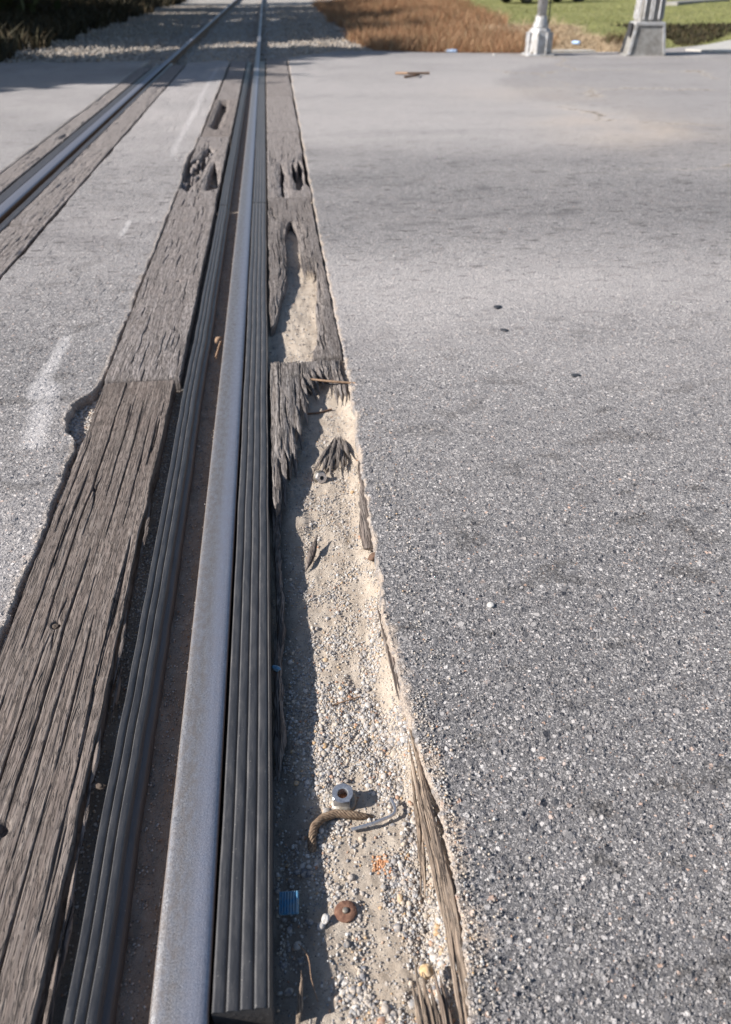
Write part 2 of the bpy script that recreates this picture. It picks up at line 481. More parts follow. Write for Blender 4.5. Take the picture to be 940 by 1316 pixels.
def mat_plain(name, c, rough=0.6, metal=0.0, c2=None, ns=60, bump=0.0005, spec=0.5, lo=0.4, hi=0.65):
    a = NT(name, rough=rough, metal=metal, spec=spec)
    n = a.noise(a.obj, ns, 4, 0.6)
    a.color(a.mix(a.mr(n, lo, hi), c, c2 or tuple(v * 0.7 for v in c)))
    if bump: a.bump(n, bump)
    return a.m

def mat_leaf(name, stops, rough=0.8):
    a = NT(name, rough=rough, spec=0.3)
    c = a.ramp(a.geo.outputs['Random Per Island'], stops)
    a.color(a.mix(a.mr(a.noise(a.pos, 1.3, 3), 0.35, 0.65, 0, 0.4), c, tuple(v * 0.6 for v in stops[0][1])))
    return a.m

M = {
 'asphalt': mat_asphalt('asphalt'),
 'asphalt_old': mat_asphalt('asphalt_between', 1.06),
 'wood': mat_wood('weathered_timber'),
 'wood_pink': mat_wood('worn_timber', (0.22, 0.192, 0.18), (0.38, 0.34, 0.325), (0.32, 0.272, 0.25), wav=1.6, gy=1.5),
 'wood_grey': mat_wood('grey_timber', (0.15, 0.13, 0.12), (0.30, 0.27, 0.255), (0.24, 0.205, 0.185)),
 'wood_dark': mat_wood('rotten_timber', (0.15, 0.125, 0.112), (0.28, 0.245, 0.22), (0.21, 0.18, 0.16)),
 'wood_tan': mat_wood('split_timber', (0.24, 0.175, 0.13), (0.46, 0.36, 0.27), (0.36, 0.27, 0.2)),
 'sand': mat_sand('sandy_dirt'),
 'pebble': mat_pebble('pebble', 0.42),
 'pebble_dark': mat_pebble('pebble_dark', 0.2, 0.6),
 'ballast': mat_pebble('ballast', 0.9, 0.78),
 'rubber': mat_rubber('black_rubber'),
 'rail': mat_rail('rail_steel'),
 'zinc': mat_plain('bright_zinc', (0.66, 0.66, 0.68), 0.3, 0.85, (0.42, 0.42, 0.45), 300, 0.0003),
 'dull_steel': mat_plain('dull_steel', (0.30, 0.28, 0.25), 0.55, 0.6, (0.2, 0.16, 0.12), 250, 0.0006),
 'rust': mat_plain('rust', (0.26, 0.10, 0.05), 0.85, 0.1, (0.40, 0.19, 0.10), 200, 0.001),
 'rust_dark': mat_plain('dark_rust', (0.13, 0.06, 0.04), 0.9, 0.1, (0.24, 0.13, 0.085), 180, 0.0015),
 'rope': mat_plain('rusty_wire_rope', (0.16, 0.105, 0.07), 0.7, 0.3, (0.30, 0.22, 0.15), 200, 0.001),
 'blue': mat_plain('blue_plastic', (0.035, 0.20, 0.38), 0.5, 0, (0.20, 0.28, 0.33), 110, 0.0004),
 'paleblue': mat_plain('pale_blue_plastic', (0.45, 0.6, 0.8), 0.35, 0, (0.2, 0.35, 0.65), 40),
 'ochre': mat_plain('ochre_stone', (0.62, 0.40, 0.20), 0.85, 0, (0.72, 0.55, 0.36), 90, 0.003),
 'rust_dirt': mat_plain('rust_stained_crumbs', (0.42, 0.19, 0.09), 0.9, 0, (0.52, 0.33, 0.2), 150, 0.001),
 'white_stone': mat_plain('white_stone', (0.60, 0.575, 0.55), 0.8, 0, (0.42, 0.39, 0.36), 160, 0.002),
 'tar': mat_plain('tar_black', (0.03, 0.03, 0.035), 0.5, 0, (0.06, 0.06, 0.065), 120, 0.001),
 'twig': mat_plain('twig', (0.34, 0.22, 0.14), 0.85, 0, (0.22, 0.14, 0.09), 120, 0.001),
 'dark_twig': mat_plain('dark_twig', (0.16, 0.09, 0.06), 0.85, 0, (0.09, 0.06, 0.04), 120, 0.001),
 'alu': mat_plain('silver_painted_cast_metal', (0.50, 0.50, 0.51), 0.55, 0.25, (0.33, 0.31, 0.29), 11, 0.002),
 'alu_dark': mat_plain('aged_cast_metal', (0.30, 0.29, 0.275), 0.7, 0.1, (0.20, 0.185, 0.17), 9, 0.003),
 'concrete': mat_plain('concrete', (0.52, 0.50, 0.46), 0.9, 0, (0.42, 0.40, 0.37), 8, 0.002),
 'bark': mat_plain('bark', (0.12, 0.09, 0.07), 0.95, 0, (0.06, 0.045, 0.035), 14, 0.02),
 'leaf_dark': mat_leaf('dark_leaves', [(0, (0.035, 0.05, 0.02)), (0.5, (0.06, 0.08, 0.03)), (1, (0.10, 0.11, 0.045))]),
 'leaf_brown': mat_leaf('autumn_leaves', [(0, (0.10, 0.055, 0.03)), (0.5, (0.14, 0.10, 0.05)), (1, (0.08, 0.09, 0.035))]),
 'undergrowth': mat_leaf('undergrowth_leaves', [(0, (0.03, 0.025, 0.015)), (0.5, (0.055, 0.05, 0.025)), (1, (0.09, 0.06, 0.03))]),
 'brush': mat_leaf('dry_brush', [(0, (0.24, 0.11, 0.055)), (0.4, (0.36, 0.19, 0.10)), (0.8, (0.48, 0.33, 0.20)), (1, (0.26, 0.22, 0.11))]),
 'straw': mat_leaf('straw', [(0, (0.40, 0.28, 0.17)), (0.5, (0.55, 0.42, 0.28)), (1, (0.62, 0.5, 0.36))]),
 'grass': mat_leaf('lawn_grass', [(0, (0.18, 0.20, 0.07)), (0.5, (0.27, 0.28, 0.10)), (0.85, (0.32, 0.32, 0.13)), (1, (0.42, 0.36, 0.18))]),
}

# ------------------------------------------------------------------ the ground
def terrain_z(x, y):
    z = -0.30 + 0 * x
    far = sstep(15.2, 16.6, y)
    tz = -0.14 + 0.05 * fbm(x * 0.5, y * 0.5, 5, 3)
    tz = tz + 0.25 * sstep(2.0, 6.0, x) * sstep(17, 24, y) + 0.12 * sstep(7, 20, x) * sstep(19, 30, y)
    tz = tz + 0.35 * sstep(-4.3, -7.5, x)
    return z * (1 - far) + tz * far

def ground():
    a = NT('ground_soil', rough=0.95, spec=0.2)
    p = a.pos
    n = a.noise(p, 1.2, 5, 0.6); n2 = a.noise(p, 30, 4, 0.65)
    c_g = a.mix(n, (0.16, 0.18, 0.06), (0.34, 0.32, 0.14))
    c_b = a.mix(n2, (0.26, 0.14, 0.07), (0.46, 0.33, 0.2))
    c_s = a.mix(a.mr(n2, 0.35, 0.65), (0.24, 0.22, 0.2), (0.55, 0.51, 0.46))
    c_l = a.mix(n2, (0.03, 0.025, 0.015), (0.09, 0.065, 0.04))
    c = a.mix(a.attr('brush'), c_g, c_b); c = a.mix(a.attr('gravel'), c, c_s); c = a.mix(a.attr('litter'), c, c_l)
    a.color(c); a.bump(n2, 0.04)
    xs = np.concatenate([[-500, -200, -90, -50, -30], np.arange(-20, 30, 0.35), [35, 50, 90, 200, 500]])
    ys = np.concatenate([[-400, -150, -50, -20, -5, 5], np.arange(14, 60, 0.4), [65, 80, 120, 250, 600, 1200]])
    X, Y = np.meshgrid(xs, ys)
    Z = terrain_z(X, Y)
    nz = fbm(X * 0.4, Y * 0.4, 9, 3)
    gravel = sstep(-5.4, -4.7, X + nz) * (1 - sstep(1.7, 2.6, X + nz * 1.5 - (Y - 17) * 0.03))
    litter = 1 - sstep(-5.6, -4.9, X + nz)
    brush = 1 - sstep(5.0, 6.5, X + nz * 2 - 0.1 * (Y - 17))
    V = np.stack([X, Y, Z], -1).reshape(-1, 3)
    o = mk('ground', V, grid_faces(*X.shape), a.m, attrs={'gravel': gravel, 'litter': litter, 'brush': brush})
    tag(o, 'soil, gravel and grassy ground beyond the crossing', kind='structure')
ground()

# the asphalt slabs of the road
EDGE_R = np.array([(-3, 0.21), (0.499, 0.203), (0.578, 0.209), (0.697, 0.220), (0.809, 0.224), (0.941, 0.208), (1.094, 0.194), (1.354, 0.188), (1.621, 0.196),
                   (2.053, 0.203), (2.539, 0.218), (2.888, 0.219), (4.12, 0.222), (5.52, 0.232), (8, 0.25), (15.81, 0.315), (30, 0.4)])
def edge_r(y):
    return np.interp(y, EDGE_R[:, 0], EDGE_R[:, 1]) + 0.010 * fbm(y * 14, y * 0, 31, 4) + 0.004 * vn(y * 130, y * 0, 8)

def pothole(u, y):
    return poly_sd(u, y, [(-0.60, 2.66), (-0.672, 2.64), (-0.722, 2.57), (-0.735, 2.43), (-0.70, 2.32), (-0.672, 2.25), (-0.60, 2.2)])

def edge_l(y):
    e = -0.664 + 0.010 * fbm(y * 9, y * 0, 41, 4) + 0.004 * vn(y * 110, y * 0, 12)
    # the chipped pot-hole beside the plank end
    b = np.interp(y, [2.18, 2.26, 2.33, 2.44, 2.55, 2.62, 2.72], [0, 0.012, 0.045, 0.075, 0.068, 0.02, 0])
    e = e - b * (1 + 0.25 * vn(y * 60, y * 0, 4))
    b2 = np.interp(y, [5.9, 6.4, 6.9, 7.4], [0, 0.02, 0.03, 0])
    return e - b2

def ys_graded(y0, y1, k, base):
    ys = [y0]
    while ys[-1] < y1:
        d2 = max(ys[-1], 0.5) ** 2 + CAM_H ** 2
        ys.append(ys[-1] + base * d2 / 1.7 * k)
    ys[-1] = y1
    return np.array(ys)

def slab(name, fl, fr, ys, ts, mat, label, zf, attrf, far=None):
    """road slab: rows ys, columns ts in 0..1 from the left edge fl(y) to the right edge fr(y)"""
    Yr = ys[:, None] * np.ones(len(ts))[None, :]
    Ul = fl(ys)[:, None]; Ur = fr(ys)[:, None]
    U = Ul + (Ur - Ul) * ts[None, :]
    if far is not None:      # the far end is not square to the track
        k = sstep(ys[0], ys[-1], Yr)
        Yr = Yr + far(U) * (k ** 3)
    Z = zf(U, Yr)
    A = attrf(U, Yr)
    # rounded shoulders then skirts
    def addcol(U, Y, Z, side):
        du = 0.003 * side; s = -1 if side > 0 else 0
        e = lambda W: W[:, s:][:, :1] if side > 0 else W[:, :1]
        u, y, z = e(U), e(Y), e(Z)
        r = 0.5 + np.abs(fbm(y * 60, y * 0, 77, 3))
        cols = [(u + du * r, y, z - 0.005 * r), (u + du * 1.6 * r, y, z - 0.02), (u + du * 1.2, y, z - 0.13)]
        if side < 0: cols = cols[::-1]
        cu = np.concatenate([c[0] for c in cols], 1); cy = np.concatenate([c[1] for c in cols], 1); cz = np.concatenate([c[2] for c in cols], 1)
        if side > 0: return np.concatenate([U, cu], 1), np.concatenate([Y, cy], 1), np.concatenate([Z, cz], 1)
        return np.concatenate([cu, U], 1), np.concatenate([cy, Y], 1), np.concatenate([cz, Z], 1)
    U, Yr, Z = addcol(U, Yr, Z, 1)
    U, Yr, Z = addcol(U, Yr, Z, -1)
    A = {k: np.pad(v, ((0, 0), (3, 3)), mode='edge') for k, v in A.items()}
    # end skirts
    for end in (0, -1):
        u, y, z = U[end].copy(), Yr[end].copy(), np.minimum(Z[end], Z[end] - 0.15)
        st = (lambda a_, r_: np.vstack([r_, a_])) if end == 0 else (lambda a_, r_: np.vstack([a_, r_]))
        U = st(U, u[None]); Yr = st(Yr, (y + (0.01 if end else -0.01))[None]); Z = st(Z, z[None])
        A = {k: st(v, v[end][None]) for k, v in A.items()}
    V = np.stack([U, Yr, Z], -1).reshape(-1, 3)
    o = mk(name, V, grid_faces(*U.shape), mat, attrs=A)
    return tag(o, label, kind='structure')

def road_z(u, y):
    z = 0.0015 * fbm(u * 9, y * 9, 3, 3) + 0.006 * fbm(u * 1.3, y * 1.3, 6, 2)
    return z - 0.001

def attr_right(u, y):
    e = edge_r(y)
    dist = u - e
    n = fbm(u * 26, y * 26, 21, 4)
    wdt = np.interp(y, [0, 0.7, 1.1, 1.4, 2.0, 2.8, 5, 8, 16], [0.02, 0.034, 0.03, 0.006, 0.006, 0.010, 0.008, 0.01, 0.02])
    dust = np.clip(0.8 - (dist / wdt) + n * 2.2, 0, 1) * 0.85
    # tan sand blown over the asphalt far right
    d2 = np.exp(-(((u - 3.3) / 0.75) ** 2 + ((y - 8.0 - 0.25 * (u - 3.3)) / 0.9) ** 2)) * 0.8 + np.exp(-(((u - 3.2) / 0.9) ** 2 + ((y - 10.6) / 1.0) ** 2)) * 0.35
    dust = np.clip(np.maximum(dust, d2 * (0.75 + 0.8 * fbm(u * 3, y * 3, 71, 3))), 0, 1)
    b = fbm(u * 0.8, y * 2.0, 61, 3)
    dark = (np.exp(-((y - 5.0) / 0.6) ** 2) * 0.35 + np.exp(-((y - 7.0) / 0.35) ** 2) * 0.2
            + np.exp(-(((u - 0.28) / 0.10) ** 2 + ((y - 3.0) / 0.4) ** 2)) * 0.8
            ) * (0.75 + 0.9 * b)
    st = sstep(0.26, 0.42, fbm(u * 5, y * 14, 62, 2)) * (np.exp(-((y - 5.3) / 0.5) ** 2) + 0.35 * np.exp(-((y - 3.2) / 2.0) ** 2))
    dark = np.clip(dark + st + sstep(13.5, 16.5, y) * 0.3, 0, 1)
    pale = np.clip(np.exp(-((y - 3.5) / 0.9) ** 2) * 0.75 + sstep(5.8, 8.5, y) * 0.85 + 0.10 * sstep(1.2, 2.2, y) + 0.5 * b * sstep(1.5, 3, y) - sstep(12.5, 16, y) * 0.25, 0, 1)
    # newer, darker lane at the far right behind a ragged seam
    seam = poly_sd(u, y, [(2.9, 9.9), (3.6, 9.0), (3.55, 7.4), (3.9, 6.9), (30, 4.5), (30, 17), (5.2, 15.5), (3.6, 13.4), (3.0, 12)])
    seam = seam + 0.22 * fbm(u * 1.6, y * 1.6, 64, 3)
    lane = sstep(0, 0.12, seam)
    dark = np.clip(dark + lane * 0.10 + 0.9 * np.exp(-(seam / 0.03) ** 2) * (fbm(u * 2, y * 2, 65, 2) > 0), 0, 1)
    pale = pale * (1 - lane * 0.35)
    return {'dust': dust, 'dark': dark, 'pale': pale, 'paint': 0 * u}

def far_r(u):
    # far edge measured against the track end at 15.8 m
    return np.interp(u, [0.3, 1.2, 2.0, 3.0, 4.6, 6.8, 8.2, 10, 30], [0, 1.5, 1.5, 1.0, 0.65, 0.8, 1.8, 3.1, 6]) + 0.05 * fbm(u * 3, u * 0, 3, 3)

cols = np.concatenate([np.linspace(0, 1, 380) ** 1.15])
ysr = ys_graded(0.40, 15.8, 1.0, 0.0042)
slab('road', edge_r, lambda y: 0.62 + 1.0 * y + 0 * y, ysr, cols, M['asphalt'],
     'coarse grey asphalt road right of the track', road_z, attr_right, far_r)
# the rest of the same carriageway, beyond the dense strip and behind the camera
def plain_slab(name, pts, z, mat, label, A=None):
    n = len(pts)
    V = [(x, y, z) for x, y in pts] + [(x, y, z - 0.15) for x, y in pts]
    F = [tuple(range(n))] + [(i, i + n, (i + 1) % n + n, (i + 1) % n) for i in range(n)]
    at = {k: np.full(2 * n, (A or {}).get(k, 0.0)) for k in ('dust', 'dark', 'pale', 'paint')}
    o = mk(name, np.array(V), F, mat, smooth=False, attrs=at)
    return tag(o, label, kind='structure')
plain_slab('road', [(0.21, 0.385), (0.21, -8), (40, -8), (40, 22), (17.2, 18.5), (16.44, 15.8), (1.04, 0.385)], -0.001, M['asphalt'], 'asphalt road running on to the right', {'pale': 0.25, 'dark': 0.2})

def attr_mid(u, y):
    n = fbm(u * 20, y * 20, 24, 4)
    e = edge_l(y)
    dust = np.clip(1 - (e - u) / 0.015 + n, 0, 1) * 0.5
    strk = lambda uc, w_, y0, y1: np.exp(-((u - uc) / w_) ** 2) * sstep(y0, y0 + 0.12 * (y1 - y0), y) * (1 - sstep(y1 - 0.12 * (y1 - y0), y1, y))
    wob = 0.02 * fbm(y * 2, y * 0, 90, 3)
    paint = strk(-0.815 + wob, 0.05, 6.2, 15.2) * (0.75 + 0.5 * fbm(u * 14, y * 0.9, 97, 3)) + strk(-0.868, 0.02, 4.6, 5.0) + strk(-0.87 + wob, 0.035, 2.55, 3.2) + strk(-0.80 - 0.10 * (y - 2.3), 0.055, 2.18, 2.75) * 0.95
    paint = paint + strk(-0.875, 0.03, 1.95, 2.2) * 0.5 + 0.4 * strk(-1.12, 0.05, 11, 15)
    dark = np.clip(np.exp(-((y - 4.8) / 0.6) ** 2) * (0.5 + 1.2 * fbm(u * 3, y * 9, 66, 3)), 0, 1)
    pale = np.clip(0.42 + sstep(5, 9, y) * 0.5 + 0.5 * fbm(u, y * 1.4, 67, 3), 0, 1)
    return {'dust': dust, 'dark': dark, 'pale': pale, 'paint': np.clip(paint, 0, 1)}
def in_l(y): return -1.322 + 0.012 * fbm(y * 6, y * 0, 43, 4)
slab('road', in_l, edge_l, ys_graded(1.0, 15.45, 1.0, 0.0048), np.linspace(0, 1, 190), M['asphalt_old'],
     'pale worn asphalt between the two rails', road_z, attr_mid, lambda u: 0.1 * fbm(u * 6, u * 0, 5, 3) - 0.3 * sstep(-0.9, -1.3, u))
plain_slab('road', [(-1.32, -8), (-0.667, -8), (-0.667, 0.985), (-1.32, 0.985)], -0.001, M['asphalt_old'], 'asphalt between the rails behind the viewer', {'pale': 0.3})

def out_r(y): return -2.004 + 0.014 * fbm(y * 5, y * 0, 44, 4)
def attr_out(u, y):
    return {'dust': np.clip(0.4 - (out_r(y) - u) / 0.05, 0, 1), 'dark': 0.2 + 0 * u, 'pale': np.clip(0.55 + 0.6 * fbm(u, y * 1.4, 68, 3), 0, 1), 'paint': 0 * u}
slab('road', lambda y: -2.6 - 0.55 * y, out_r, ys_graded(4.0, 14.6, 1.0, 0.0065), np.linspace(0, 1, 170), M['asphalt_old'],
     'pale asphalt on the far left of the track', road_z, attr_out, lambda u: 0.12 * fbm(u * 3, u * 0, 5, 3) + 0.9 + 0.02 * np.clip(u + 2, -9, 0))
plain_slab('road', [(-40, -8), (-1.99, -8), (-1.99, 3.985), (-4.81, 3.985), (-10.63, 14.6), (-11, 15.2), (-40, 13.0)], -0.001, M['asphalt_old'], 'asphalt running off to the left', {'pale': 0.5})

# dirt under and between everything, and the sandy floor of the broken trench
def trench_z(u, y):
    e = np.interp(y, EDGE_R[:, 0], EDGE_R[:, 1])
    z = -0.060 + 0.012 * fbm(u * 9, y * 6, 51, 4) + 0.005 * fbm(u * 50, y * 40, 52, 3)
    z = z + 0.046 * sstep(e - 0.055, e + 0.004, u + 0.012 * fbm(u * 20, y * 14, 53, 2)) * np.interp(y, [0.4, 0.75, 1.2, 1.8, 3, 6], [0.6, 0.5, 0.7, 0.5, 0.6, 0.6])
    z = z - 0.012 * (1 - sstep(-0.06, -0.01, u))
    z = z + 0.018 * np.exp(-((y - 3.2) / 0.8) ** 2)
    return z
def trench():
    ys = ys_graded(-0.3, 5.6, 1.0, 0.0042)
    us = np.linspace(-0.085, 0.27, 125)
    U, Y = np.meshgrid(us, ys)
    Z = trench_z(U, Y)
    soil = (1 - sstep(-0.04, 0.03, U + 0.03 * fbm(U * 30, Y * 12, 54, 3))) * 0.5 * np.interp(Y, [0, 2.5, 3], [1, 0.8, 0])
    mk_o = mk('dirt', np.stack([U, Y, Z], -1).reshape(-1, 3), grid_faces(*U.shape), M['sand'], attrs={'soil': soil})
    tag(mk_o, 'tan sandy dirt on the floor of the broken out trench', kind='structure')
trench()
def bed_z(u, y):
    z = -0.030 - 0.012 * (pothole(u, y) > -0.004) + 0.008 * fbm(u * 40, y * 30, 55, 3)
    return z - 0.022 * sstep(-0.46, -0.42, u) - 0.055 * sstep(5.3, 5.6, y)
def underlay(name, u0, u1, y0, y1, z, soil, label, du=0.01, dy=0.02, zf=None):
    us = np.arange(u0, u1, du); ys = np.arange(y0, y1, dy)
    U, Y = np.meshgrid(us, ys)
    Z = zf(U, Y) if zf else z + 0.008 * fbm(U * 40, Y * 30, 55, 3)
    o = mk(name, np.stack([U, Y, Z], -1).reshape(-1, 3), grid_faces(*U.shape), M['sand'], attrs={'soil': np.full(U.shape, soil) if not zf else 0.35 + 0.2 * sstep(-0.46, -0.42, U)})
    tag(o, label, kind='structure')
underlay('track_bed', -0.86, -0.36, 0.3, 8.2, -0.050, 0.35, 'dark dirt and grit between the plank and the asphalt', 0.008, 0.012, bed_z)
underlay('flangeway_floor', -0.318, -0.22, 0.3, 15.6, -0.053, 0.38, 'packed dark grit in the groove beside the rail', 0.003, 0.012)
underlay('track_bed', -2.1, 0.3, -3, 15.8, -0.10, 0.6, 'dirt bed under the crossing', 0.1, 0.1)

# ------------------------------------------------------------------ rails
def extrude(profile, ys, wob=None, cap=True):
    P = np.array(profile, float); n = len(P); r = len(ys)
    V = np.zeros((r, n, 3))
    V[:, :, 0] = P[None, :, 0]; V[:, :, 2] = P[None, :, 1]; V[:, :, 1] = np.asarray(ys)[:, None]
    if wob is not None:
        dx, dz = wob(np.asarray(ys)); V[:, :, 0] += dx[:, None]; V[:, :, 2] += dz[:, None]
    F = []
    for i in range(r - 1):
        for k in range(n):
            j = (k + 1) % n
            F.append((i * n + k, i * n + j, (i + 1) * n + j, (i + 1) * n + k))
    if cap:
        F.append(tuple(range(n))); F.append(tuple((r - 1) * n + k for k in range(n - 1, -1, -1)))
    return V.reshape(-1, 3), F

def rail(xc, label):
    h = 0.041
    half = [(0.0, 0.0), (0.016, -0.0001), (0.028, -0.0006), (0.0345, -0.0017), (0.0385, -0.0042), (h, -0.009), (h + 0.0005, -0.014), (0.0385, -0.017),
            (0.038, -0.034), (0.014, -0.044), (0.009, -0.06), (0.009, -0.125), (0.02, -0.142), (0.07, -0.15), (0.07, -0.16), (0.0, -0.16)]
    prof = half + [(-x, z) for x, z in half[::-1][1:-1]]
    ys = np.concatenate([np.arange(-4, 16, 0.25), np.arange(16, 121, 1.5)])
    V, F = extrude(prof, ys)
    V[:, 0] += xc
    o = mk('rail', V, F, M['rail'])
    me = o.data
    me.polygons.foreach_set('use_smooth', np.ones(len(me.polygons), bool))
    return tag(o, label, 'rail', 'rails of the track')
rail(-0.204, 'worn steel rail nearest the viewer, running up the middle of the crossing between rubber strips')
rail(-1.700, 'steel rail on the far left side, slanting up to meet the nearer rail')

# rubber strips: each one a ridged extrusion
def ridges(x0, x1, n, top, depth=0.0065, slope=0.0, gv=0.0030):
    w_ = (x1 - x0) / n; P = []
    for i in range(n):
        a = x0 + i * w_; b = a + w_
        z0 = top - slope * i
        P += [(a + gv * 0.12, z0 - depth), (a + gv * 0.40, z0 - depth * 0.42), (a + gv * 0.75, z0 - 0.0006), (a + gv * 1.15, z0 + 0.0004), (a + gv * 1.8, z0 + 0.0001),
              ((a + b) / 2, z0 - 0.0012), (b - gv * 1.2, z0 - 0.0024), (b - gv * 0.5, z0 - 0.0042), (b - gv * 0.12, z0 - depth)]
    return P

def wobf(seed, amp):
    return lambda y: (amp * fbm(y * 1.6, y * 0, seed, 3) + amp * 0.25 * vn(y * 12, y * 0, seed + 1), 0.0008 * fbm(y * 3, y * 0, seed + 5, 2))

def rubber(prof, y0, y1, seed, label, group='rubber flangeway strips', amp=0.003):
    ys = np.linspace(y0, y1, int((y1 - y0) / 0.025) + 2)
    V, F = extrude(prof, ys, wobf(seed, amp))
    t = empty('rubber_strip', (0, 0, 0))
    o = mk('ridged_body', V, F, M['rubber'], t, smooth=True)
    try:
        o.data.set_sharp_from_angle(angle=math.radians(50))
    except Exception: pass
    return tag(t, label, 'rubber strip', group)

profR = ridges(-0.1575, -0.079, 4, -0.0025)
profR = profR + [(-0.0765, -0.0045), (-0.0740, -0.014), (-0.0735, -0.11), (-0.150, -0.11), (-0.156, -0.045)]
rubber(profR, 0.552, 5.34, 1, 'ridged black rubber strip right of the nearer rail, foreground length with cut end')
rubber(profR, 5.36, 15.3, 2, 'dusty ridged rubber strip right of the nearer rail, far length beyond the joint')
rubber(profR, -3, 0.50, 12, 'ridged rubber strip right of the nearer rail, behind the cut end')
profL = ridges(-0.366, -0.319, 3, -0.0025, 0.0072, 0.0010, 0.0026)
profL = [(-0.3665, -0.11), (-0.3685, -0.02)] + profL + [(-0.3178, -0.020), (-0.3172, -0.025), (-0.309, -0.0285), (-0.3055, -0.032), (-0.304, -0.045), (-0.3045, -0.11)]
rubber(profL, -3, 5.30, 3, 'ridged black rubber strip with a sloping lip, left of the nearer rail, foreground length', amp=0.006)
rubber(profL, 5.32, 15.3, 4, 'ridged rubber strip left of the nearer rail, far length beyond the joint')
profO = ridges(-1.815, -1.749, 3, -0.004) + [(-1.748, -0.11), (-1.816, -0.11)]
rubber(profO, 2.0, 15.0, 5, 'black rubber strip on the outer side of the left rail')
profI = ridges(-1.612, -1.572, 2, -0.004) + [(-1.571, -0.11), (-1.613, -0.11)]
rubber(profI, 2.0, 15.2, 6, 'narrow black rubber strip on the inner side of the left rail')

# ------------------------------------------------------------------ timber planks
def plank(u0, u1, y0, y1, mat, label, seed, ncr=14, wavy=1.0, ds=0.0018, dt=0.006, ztop=0.0, mask=None, cdepth=0.009, knots=(), rag=0.003, slope=0.0, rot=0.0, holes=(), longc=(), group='timber planks of the crossing'):
    r = np.random.default_rng(seed)
    cx, cy = (u0 + u1) / 2, y0
    t_ = empty('crossing_plank', (cx, cy, 0))
    W = u1 - u0; L_ = y1 - y0
    s = np.linspace(0, W, max(8, int(W / ds))); t = np.linspace(0, L_, max(8, int(L_ / dt)))
    Sg, Tg = np.meshgrid(s, t)
    wx = 0.012 * wavy * fbm(Tg * 1.7 + seed, Sg * 3, seed, 3) + 0.004 * wavy * fbm(Tg * 9, Sg * 12, seed + 3, 2)
    for (kx, ky, kr) in knots:
        d = np.hypot((Sg - kx), (Tg - ky) * 0.35)
        wx = wx + np.sign(Sg - kx) * kr * 0.7 * np.exp(-(d / (kr * 1.5)) ** 2)
    q = Sg + wx
    z = 0.0010 * fbm(q * 110, Tg * 2.2, seed + 7, 3) + 0.0010 * vn(q * 330, Tg * 5, seed + 9) + 0.002 * fbm(Sg * 6, Tg * 2.5, seed + 11, 2)
    crack = np.zeros_like(z)
    for i in range(ncr):
        c = r.uniform(0.02, W - 0.02) if W > 0.06 else W / 2
        ln = r.uniform(0.12, 0.75) * (1.0 if ncr < 30 else 0.55)
        ta = r.uniform(-0.1, L_ - 0.05); tb = ta + ln
        wd = r.uniform(0.0008, 0.0021)
        u_ = np.clip((Tg - ta) / (tb - ta), 0, 1)
        prof = np.sin(np.pi * u_) ** 0.6
        gap = 0.5 + 1.0 * vn(Tg * 18, Tg * 0 + i, seed + 21)      # cracks open and close along their length
        prof = prof * np.clip(gap + 0.4, 0, 1)
        dd = np.abs(q - c - 0.004 * vn(Tg * 8, Tg * 0 + i * 3.3, seed + 22))
        k = np.exp(-(dd / (wd * (0.4 + prof))) ** 2) * prof
        crack = np.maximum(crack, k)
    for i, (c, ta, tb, wd) in enumerate(longc):
        u_ = np.clip((Tg - ta) / (tb - ta), 0, 1)
        prof = np.sin(np.pi * u_) ** 0.4 * np.clip(0.75 + 2.4 * fbm(Tg * 3.5, Tg * 0 + i * 5.7, seed + 71, 3), 0.0, 1)
        c2 = c + 0.011 * fbm(Tg * 1.9, Tg * 0 + i * 2.7, seed + 72, 5)
        crack = np.maximum(crack, 1.25 * np.exp(-((Sg + 0.4 * wx - c2) / (wd * (0.4 + prof))) ** 2) * prof)
    z = z - cdepth * crack
    for (kx, ky, kr) in knots:
        d = np.hypot((Sg - kx), (Tg - ky) * 0.8)
        z = z - 0.012 * (1 - sstep(kr * 0.35, kr * 0.8, d))
        z = z + 0.0015 * np.sin(d * 900) * np.exp(-(d / kr) ** 2)
    z = z + slope * (Sg - W / 2)
    # ragged long edges and eroded ends
    eL = rag * (0.8 + 2.2 * np.abs(fbm(Tg * 5, Tg * 0, seed + 31, 4)))
    eR = rag * (0.8 + 2.2 * np.abs(fbm(Tg * 5, Tg * 0 + 5, seed + 32, 4)))
    z = z - 0.010 * (1 - sstep(0, 1, Sg / (eL * 0.8))) - 0.010 * (1 - sstep(0, 1, (W - Sg) / (eR * 0.8)))
    e2 = 0.005 + 0.01 * np.abs(fbm(Sg * 60, Sg * 0, seed + 33, 2))
    z = z - 0.008 * (1 - sstep(0, 1, Tg / e2)) - 0.008 * (1 - sstep(0, 1, (L_ - Tg) / e2))
    X = Sg - W / 2 + 0 * Tg
    X = X + np.where(Sg < W / 2, eL, -eR) * (np.abs(Sg - W / 2) / (W / 2)) ** 20
    if mask is not None:
        sd = mask(Sg - W / 2 + cx, Tg + cy)
        rg = 0.016 * fbm(q * 50, Tg * 3, seed + 41, 3) + 0.005 * vn(q * 170, Tg * 9, seed + 42)
        inside = sstep(-0.003, 0.005, sd + rg)
        frag = sstep(0.0, 0.05, sd + 0.02 * fbm(Sg * 30, Tg * 8, seed + 43, 2))
        z = z - (1 - frag) * 0.010 + (1 - frag) * 0.006 * fbm(q * 200, Tg * 5, seed + 44, 2)
        z = z * inside + (-0.115) * (1 - inside)
    Z = z + ztop
    # skirts
    def ring(W_, lo):
        a_ = np.concatenate([W_[:, :1], W_, W_[:, -1:]], 1)
        return np.concatenate([a_[:1], a_, a_[-1:]], 0)
